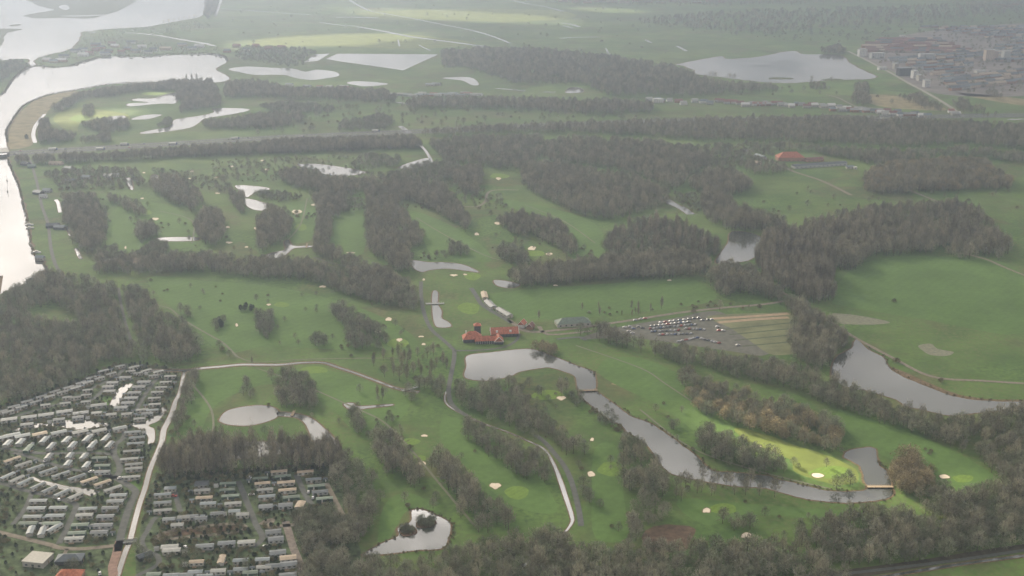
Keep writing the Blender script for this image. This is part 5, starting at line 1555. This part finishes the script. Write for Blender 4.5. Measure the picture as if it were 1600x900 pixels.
# --- vehicles
CARM = {'white': mat('white_car_paint', (.50, .50, .50), .5, .03, coord='obj', spec=.6), 'silver': mat('silver_car_paint', (.42, .43, .45), .28, .03, coord='obj', spec=.6, metallic=.4),
        'black': mat('black_car_paint', (.02, .02, .025), .2, .03, coord='obj', spec=.7), 'blue': mat('blue_car_paint', (.04, .08, .2), .25, .03, coord='obj', spec=.6),
        'red': mat('red_car_paint', (.35, .04, .03), .3, .03, coord='obj', spec=.6), 'grey': mat('grey_car_paint', (.14, .145, .15), .28, .03, coord='obj', spec=.6)}
M_TYRE = mat('tyre_rubber', (.02, .02, .02), .9, .1, coord='obj')
CARS = {}


def car_proto(col):
    r = empty('parked_car', (0, 0, 0), 0, 'x', 'car', 'x')
    b = MB()
    sec = [(-2.15, .45, .80), (-2.05, .32, .95), (-1.2, .28, 1.0), (.9, .28, .95), (1.8, .30, .82), (2.15, .42, .62)]
    v = []
    for x, z0, z1 in sec:
        v += [(x, -.86, z0), (x, .86, z0), (x, .80, z1), (x, -.80, z1)]
    f = [(0, 1, 2, 3), (23, 22, 21, 20)]
    for i in range(5):
        o = 4 * i
        f += [(o, o + 4, o + 5, o + 1), (o + 1, o + 5, o + 6, o + 2), (o + 2, o + 6, o + 7, o + 3), (o + 3, o + 7, o + 4, o)]
    b.add(v, f)
    kids = [b.build('body', CARM[col], r)]
    b = MB(); b.add([(-1.75, -.76, .96), (1.05, -.76, .96), (1.05, .76, .96), (-1.75, .76, .96), (-1.25, -.62, 1.40), (.35, -.62, 1.40), (.35, .62, 1.40), (-1.25, .62, 1.40)],
                    [(0, 1, 5, 4), (1, 2, 6, 5), (2, 3, 7, 6), (3, 0, 4, 7), (4, 5, 6, 7)])
    kids.append(b.build('windows', M_WIN, r))
    kids.append(MB().box(-1.2, .3, -.6, .6, 1.403, 1.46).build('roof_panel', CARM[col], r))
    for x in (-1.35, 1.35):
        for y in (-.82, .82):
            kids.append(MB().cyl((x, y - .1, .32), (x, y + .1, .32), .32, .32, 10).build('wheel', M_TYRE, r))
    return reg(r, kids)


def place_car(x, y, ang, col, label, group, ground=0.0):
    p = at(x, y)
    if col not in CARS:
        CARS[col] = car_proto(col)
        r = CARS[col]; r.location = (p[0], p[1], ground); r.rotation_euler = (0, 0, ang); r['label'] = label; r['group'] = group
    else:
        copy_thing(CARS[col], (p[0], p[1], ground), ang, label, group)


cols = ['white', 'silver', 'black', 'grey', 'white', 'blue', 'silver', 'white', 'red']
ci = 0
ROWN = [('far edge row of the club car park', [(1032 + i * 7.5, 504.5 - i * .9) for i in range(9)], .3), ('near edge row of the club car park', [(1030 + i * 6.2, 523.5 - i * .2) for i in range(9)], 1.0), ('short middle row of the club car park', [(1072 + i * 5.5, 514 + i * .3) for i in range(6)], 1.0),
        ('back row of the club car park', [(1018 + i * 6.4, 510 - i * .72) for i in range(10)], .3), ('second row of the club car park', [(1016 + i * 5.4, 514 - i * .5) for i in range(14)], 1.0),
        ('third row of the club car park', [(1018 + i * 6.0, 518.5 - i * .3) for i in range(8)], 1.0), ('lower row of the club car park', [(1060 + i * 6, 534 - i * 1.2) for i in range(5)] + [(1090 + i * 5.5, 528 + i * 1.4) for i in range(7)], .6),
        ('left car park row under bare trees', [(976, 512), (984, 511), (990, 514), (982, 518), (998, 511), (1004, 513), (993, 501), (1001, 499), (1008, 498), (988, 521)], .2),
        ('right lane of the club car park', [(1098, 501), (1107, 500), (1112, 500), (1121, 511), (1123, 517), (1130, 517), (1153, 540)], .2)]
for nm, pts, ang in ROWN:
    byc = {}
    for i, (x, y) in enumerate(pts):
        c = cols[(ci * 5 + i * 3) % 9]; ci += 1
        o_ = 'leftmost' if i == 0 else ORD[i] + ' from the left'
        place_car(x + RH.uniform(-.5, .5), y, ang + RH.uniform(-.08, .08), c, f'{c} car, {o_} in the {nm}', 'cars in the ' + nm, .05)
for x, y, c, l in ((72, 721, 'white', 'white car parked in the slanted middle group of chalets'), (188, 748, 'white', 'white car on the brick lane beside the pale column'), (156, 897, 'white', 'white car on the red brick lane at the lower edge'),
                   (143, 738, 'white', 'white car before the dark stacked chalet'), (92, 782, 'silver', 'silver car on the lane of the diagonal rows'), (389, 747, 'white', 'white car at the top of the fourth east column'),
                   (393, 774, 'white', 'white car right of the east park lane'), (482, 770, 'white', 'white car beside the sixth east column'), (489, 779, 'silver', 'silver car below the white one at the sixth east column'),
                   (415, 855, 'white', 'white car at the corner below the dark east group'), (290, 856, 'silver', 'silver car below the gravel loop'), (228, 868, 'black', 'black car near the canal bridge'),
                   (272, 776, 'red', 'red car at the first east lane'), (376, 849, 'silver', 'silver car right of the pale home below the gravel loop')):
    place_car(x, y, RH.uniform(0, 3), c, l, 'cars parked in the chalet park', .2)
MWW = smooth(P(MW), False, 8)
mw = [at(x, y)[:2] for x, y in MWW]
for i in range(26):
    k = int(RH.uniform(0, 60)); a, b = mw[k], mw[k + 1]
    t = RH.random(); tx, ty = b[0] - a[0], b[1] - a[1]; l = math.hypot(tx, ty)
    side = RH.choice((-1, 1)) * RH.choice((8.5, 12, 15))
    X = a[0] + tx * t - ty / l * side; Y = a[1] + ty * t + tx / l * side
    c = cols[i % 9]
    if c not in CARS: CARS[c] = car_proto(c)
    copy_thing(CARS[c], (X, Y, .26), math.atan2(ty, tx), f'{c} car driving on the motorway', 'cars on the motorway')
# lorries
lor = None
for i, k in enumerate((6, 12, 15, 21, 29, 36, 44)):
    a, b = mw[k], mw[k + 1]; tx, ty = b[0] - a[0], b[1] - a[1]; l = math.hypot(tx, ty)
    side = (8.5, -15, 15, -8.5)[i % 4]
    X = (a[0] + b[0]) / 2 - ty / l * side; Y = (a[1] + b[1]) / 2 + tx / l * side
    lab = f'pale lorry on the motorway, {ORD[i]} from the left' if i else 'pale lorry leftmost on the motorway'
    if lor is None:
        lor = empty('lorry', (X, Y, .26), math.atan2(ty, tx), lab, 'lorry', 'lorries on the motorway')
        kk = [MB().box(-6, 6, -1.25, 1.25, 1.1, 3.9).build('trailer', M_WHITE, lor), MB().box(6.4, 8.6, -1.2, 1.2, .6, 3.2).build('cab', CARM['blue'], lor), MB().box(-6, 7.5, -.9, .9, .7, 1.09).build('chassis', M_DARKW, lor)]
        for x in (-4.8, -3.6, 3, 7.4):
            for y in (-1.1, 1.1):
                kk.append(MB().cyl((x, y - .15, .5), (x, y + .15, .5), .5, .5, 10).build('wheel', M_TYRE, lor))
        reg(lor, kk)
    else:
        copy_thing(lor, (X, Y, .26), math.atan2(ty, tx), lab)

# --- river marks and boats
for i, (x, y, h) in enumerate(((75, 132, 12), (82, 113, 7), (24, 85, 9), (55, 86, 9), (13, 96, 9), (17, 96, 9), (104, 83, 20), (115, 70, 16), (12, 300, 9), (11, 283, 8))):
    p = at(x, y)
    r = empty('mooring_post', (p[0], p[1], 0), 0, ['slanted', 'short', 'thin', 'dark', 'lone', 'paired', 'tall', 'slim', 'lower', 'upper'][i] + ' mooring post or mast standing in the river, ' + ['in the bend', 'off the spit tip', 'in the upper lake left', 'in the upper lake right', 'by the left bank, first', 'by the left bank, second', 'beside the spit houses', 'beyond the spit houses', 'below the motorway bridge, lower', 'below the motorway bridge, upper'][i], 'post', 'posts in the river')
    MB().cyl((0, 0, -1), (.3, .2, h), .35, .15, 6).build('pole', M_DARKW, r)
    MB().cyl((0, 0, -.5), (0, 0, 1.5), .8, .8, 8).build('pile', M_DARKW, r)
boat = None
for i, (x, y) in enumerate([(262, 86), (250, 87.5), (225, 90), (205, 91), (190, 89.5), (120, 102), (132, 98), (310, 86), (320, 85), (328, 84), (338, 87), (345, 90), (300, 86.5), (68, 106), (62, 405), (58, 395), (46, 352), (47, 357)]):
    p = at(x, y)
    lab = f'small white boat moored along the river bank, {ORD[i]} from the boat hall' if i else 'white motor boat before the tan boat hall'
    if boat is None:
        boat = empty('boat', (p[0], p[1], .16), 0, lab, 'boat', 'boats moored along the shore')
        b = MB(); v = []
        for xx, w, z in ((-5, 1.4, 1.3), (0, 1.7, 1.3), (3, 1.2, 1.5), (5.2, .05, 1.8)):
            v += [(xx, -w * .6, -.3), (xx, w * .6, -.3), (xx, w, z), (xx, -w, z)]
        f = [(0, 3, 2, 1), (12, 13, 14, 15)]
        for q in range(3):
            o = 4 * q
            f += [(o, o + 1, o + 5, o + 4), (o + 1, o + 2, o + 6, o + 5), (o + 2, o + 3, o + 7, o + 6), (o + 3, o, o + 4, o + 7)]
        b.add(v, f)
        reg(boat, [b.build('hull', M_WHITE, boat), MB().box(-2.5, 1.5, -1, 1, 1.4, 2.6).build('cabin', M_WHITE, boat), MB().box(-2.0, 1.55, -1.04, 1.04, 1.9, 2.35).build('window', M_WIN, boat),
                   MB().cyl((.5, 0, 2.6), (.5, 0, 11), .08, .05, 5).build('mast', M_GREYW, boat)])
    else:
        copy_thing(boat, (p[0], p[1], .16), RH.uniform(-.4, .4), lab)

# --- garden shrubs of the chalet park and tufts on the banks
items = []
foot = np.array(FOOT)
for poly, sp in ((P(PARK_W), 3.5), (P(PARK_E), 3.5), (P("20,855 170,850 180,870 165,905 -20,905 -20,850"), 6)):
    xs = [p[0] for p in poly]; ys = [p[1] for p in poly]
    cor = [at(x, y) for x in (min(xs), max(xs)) for y in (min(ys), max(ys))]
    X0, X1 = min(c[0] for c in cor), max(c[0] for c in cor); Y0, Y1 = min(c[1] for c in cor), max(c[1] for c in cor)
    gx, gy = np.meshgrid(np.arange(X0, X1, sp), np.arange(Y0, Y1, sp))
    gx = gx.ravel() + RNG.uniform(-.5, .5, gx.size) * sp; gy = gy.ravel() + RNG.uniform(-.5, .5, gy.size) * sp
    bx, by = pix(gx, gy, 0.0)
    ok = inpoly(bx, by, poly)
    for q in WATER + ROADS:
        qx = [p[0] for p in q]; qy = [p[1] for p in q]
        if max(qx) < min(xs) or min(qx) > max(xs) or max(qy) < min(ys) or min(qy) > max(ys): continue
        ok &= ~inpoly(bx, by, q)
    for i in np.nonzero(ok)[0]:
        dx, dy = gx[i] - foot[:, 0], gy[i] - foot[:, 1]
        c, s_ = np.cos(foot[:, 2]), np.sin(foot[:, 2])
        u = dx * c + dy * s_; v = -dx * s_ + dy * c
        if np.any((np.abs(u) < foot[:, 3]) & (np.abs(v) < foot[:, 4])): continue
        if RNG.uniform() < .85:
            k = int(RNG.choice([4, 4, 3, 3, 5]))
            items.append((gx[i], gy[i], k, RNG.uniform(.3, .75) if k == 4 else RNG.uniform(.15, .38), RNG.uniform(0, 6.28)))
for cx, cy, rx, ry, n in ((667, 818, 14, 6, 60), (637, 830, 11, 6, 45), (445, 306, 28, 4, 30)):
    for _ in range(n):
        t, q = RNG.uniform(0, 6.28), RNG.uniform() ** .5
        p = at(cx + rx * q * math.cos(t), cy + ry * q * math.sin(t))
        items.append((p[0], p[1], int(RNG.choice([4, 4, 5])), RNG.uniform(.25, .5), RNG.uniform(0, 6.28)))
# shoreline scrub
SHORE = ["73,424 66,410 55,400 48,385 47,370 43,352 41,338 36,320 32,300 24,278 17,262 13,250", "12,222 10,205 16,193 25,180 34,168 47,160 75,149 120,141 172,132 225,129", "355,96 350,88 325,84 300,84 265,85 237,87 205,88 175,87 155,90 140,94 125,98 108,103 82,105 57,103 37,109 20,124 7,144",
         "930,588 925,580 900,571 865,556 832,545", "932,613 960,631 985,648 1012,658 1037,673 1060,690 1087,710 1112,733 1150,737 1200,742 1250,755 1295,765 1335,766", "1262,783 1340,788 1392,780", "1372,723 1385,735 1394,750 1396,775",
         "1060,752 1100,757 1150,765 1200,769", "1000,690 980,678 955,660 925,638 908,624", "1355,543 1382,558 1387,570 1405,584 1450,603 1500,620 1550,625 1600,627", "567,869 612,867 650,862 690,859 704,843", "622,838 595,850 567,866", "644,797 660,795 680,803 703,814 707,826 703,842"]
for s_ in SHORE:
    pp = [at(x, y) for x, y in smooth(P(s_), False, 6)]
    for a, b in zip(pp, pp[1:]):
        l = math.hypot(b[0] - a[0], b[1] - a[1])
        for q in range(max(1, int(l / 3.2))):
            t = RNG.uniform()
            X = a[0] + (b[0] - a[0]) * t + RNG.normal() * .8; Y = a[1] + (b[1] - a[1]) * t + RNG.normal() * .8
            far = 1.0 + max(0, (Y - 900) / 1500)
            items.append((X, Y, 4, RNG.uniform(.15, .38) * far, RNG.uniform(0, 6.28)))
scatter_stuff('garden_shrubs', items, 'low bare shrubs, hedges and reeds between the chalets and along the banks')
bpy.context.view_layer.update()
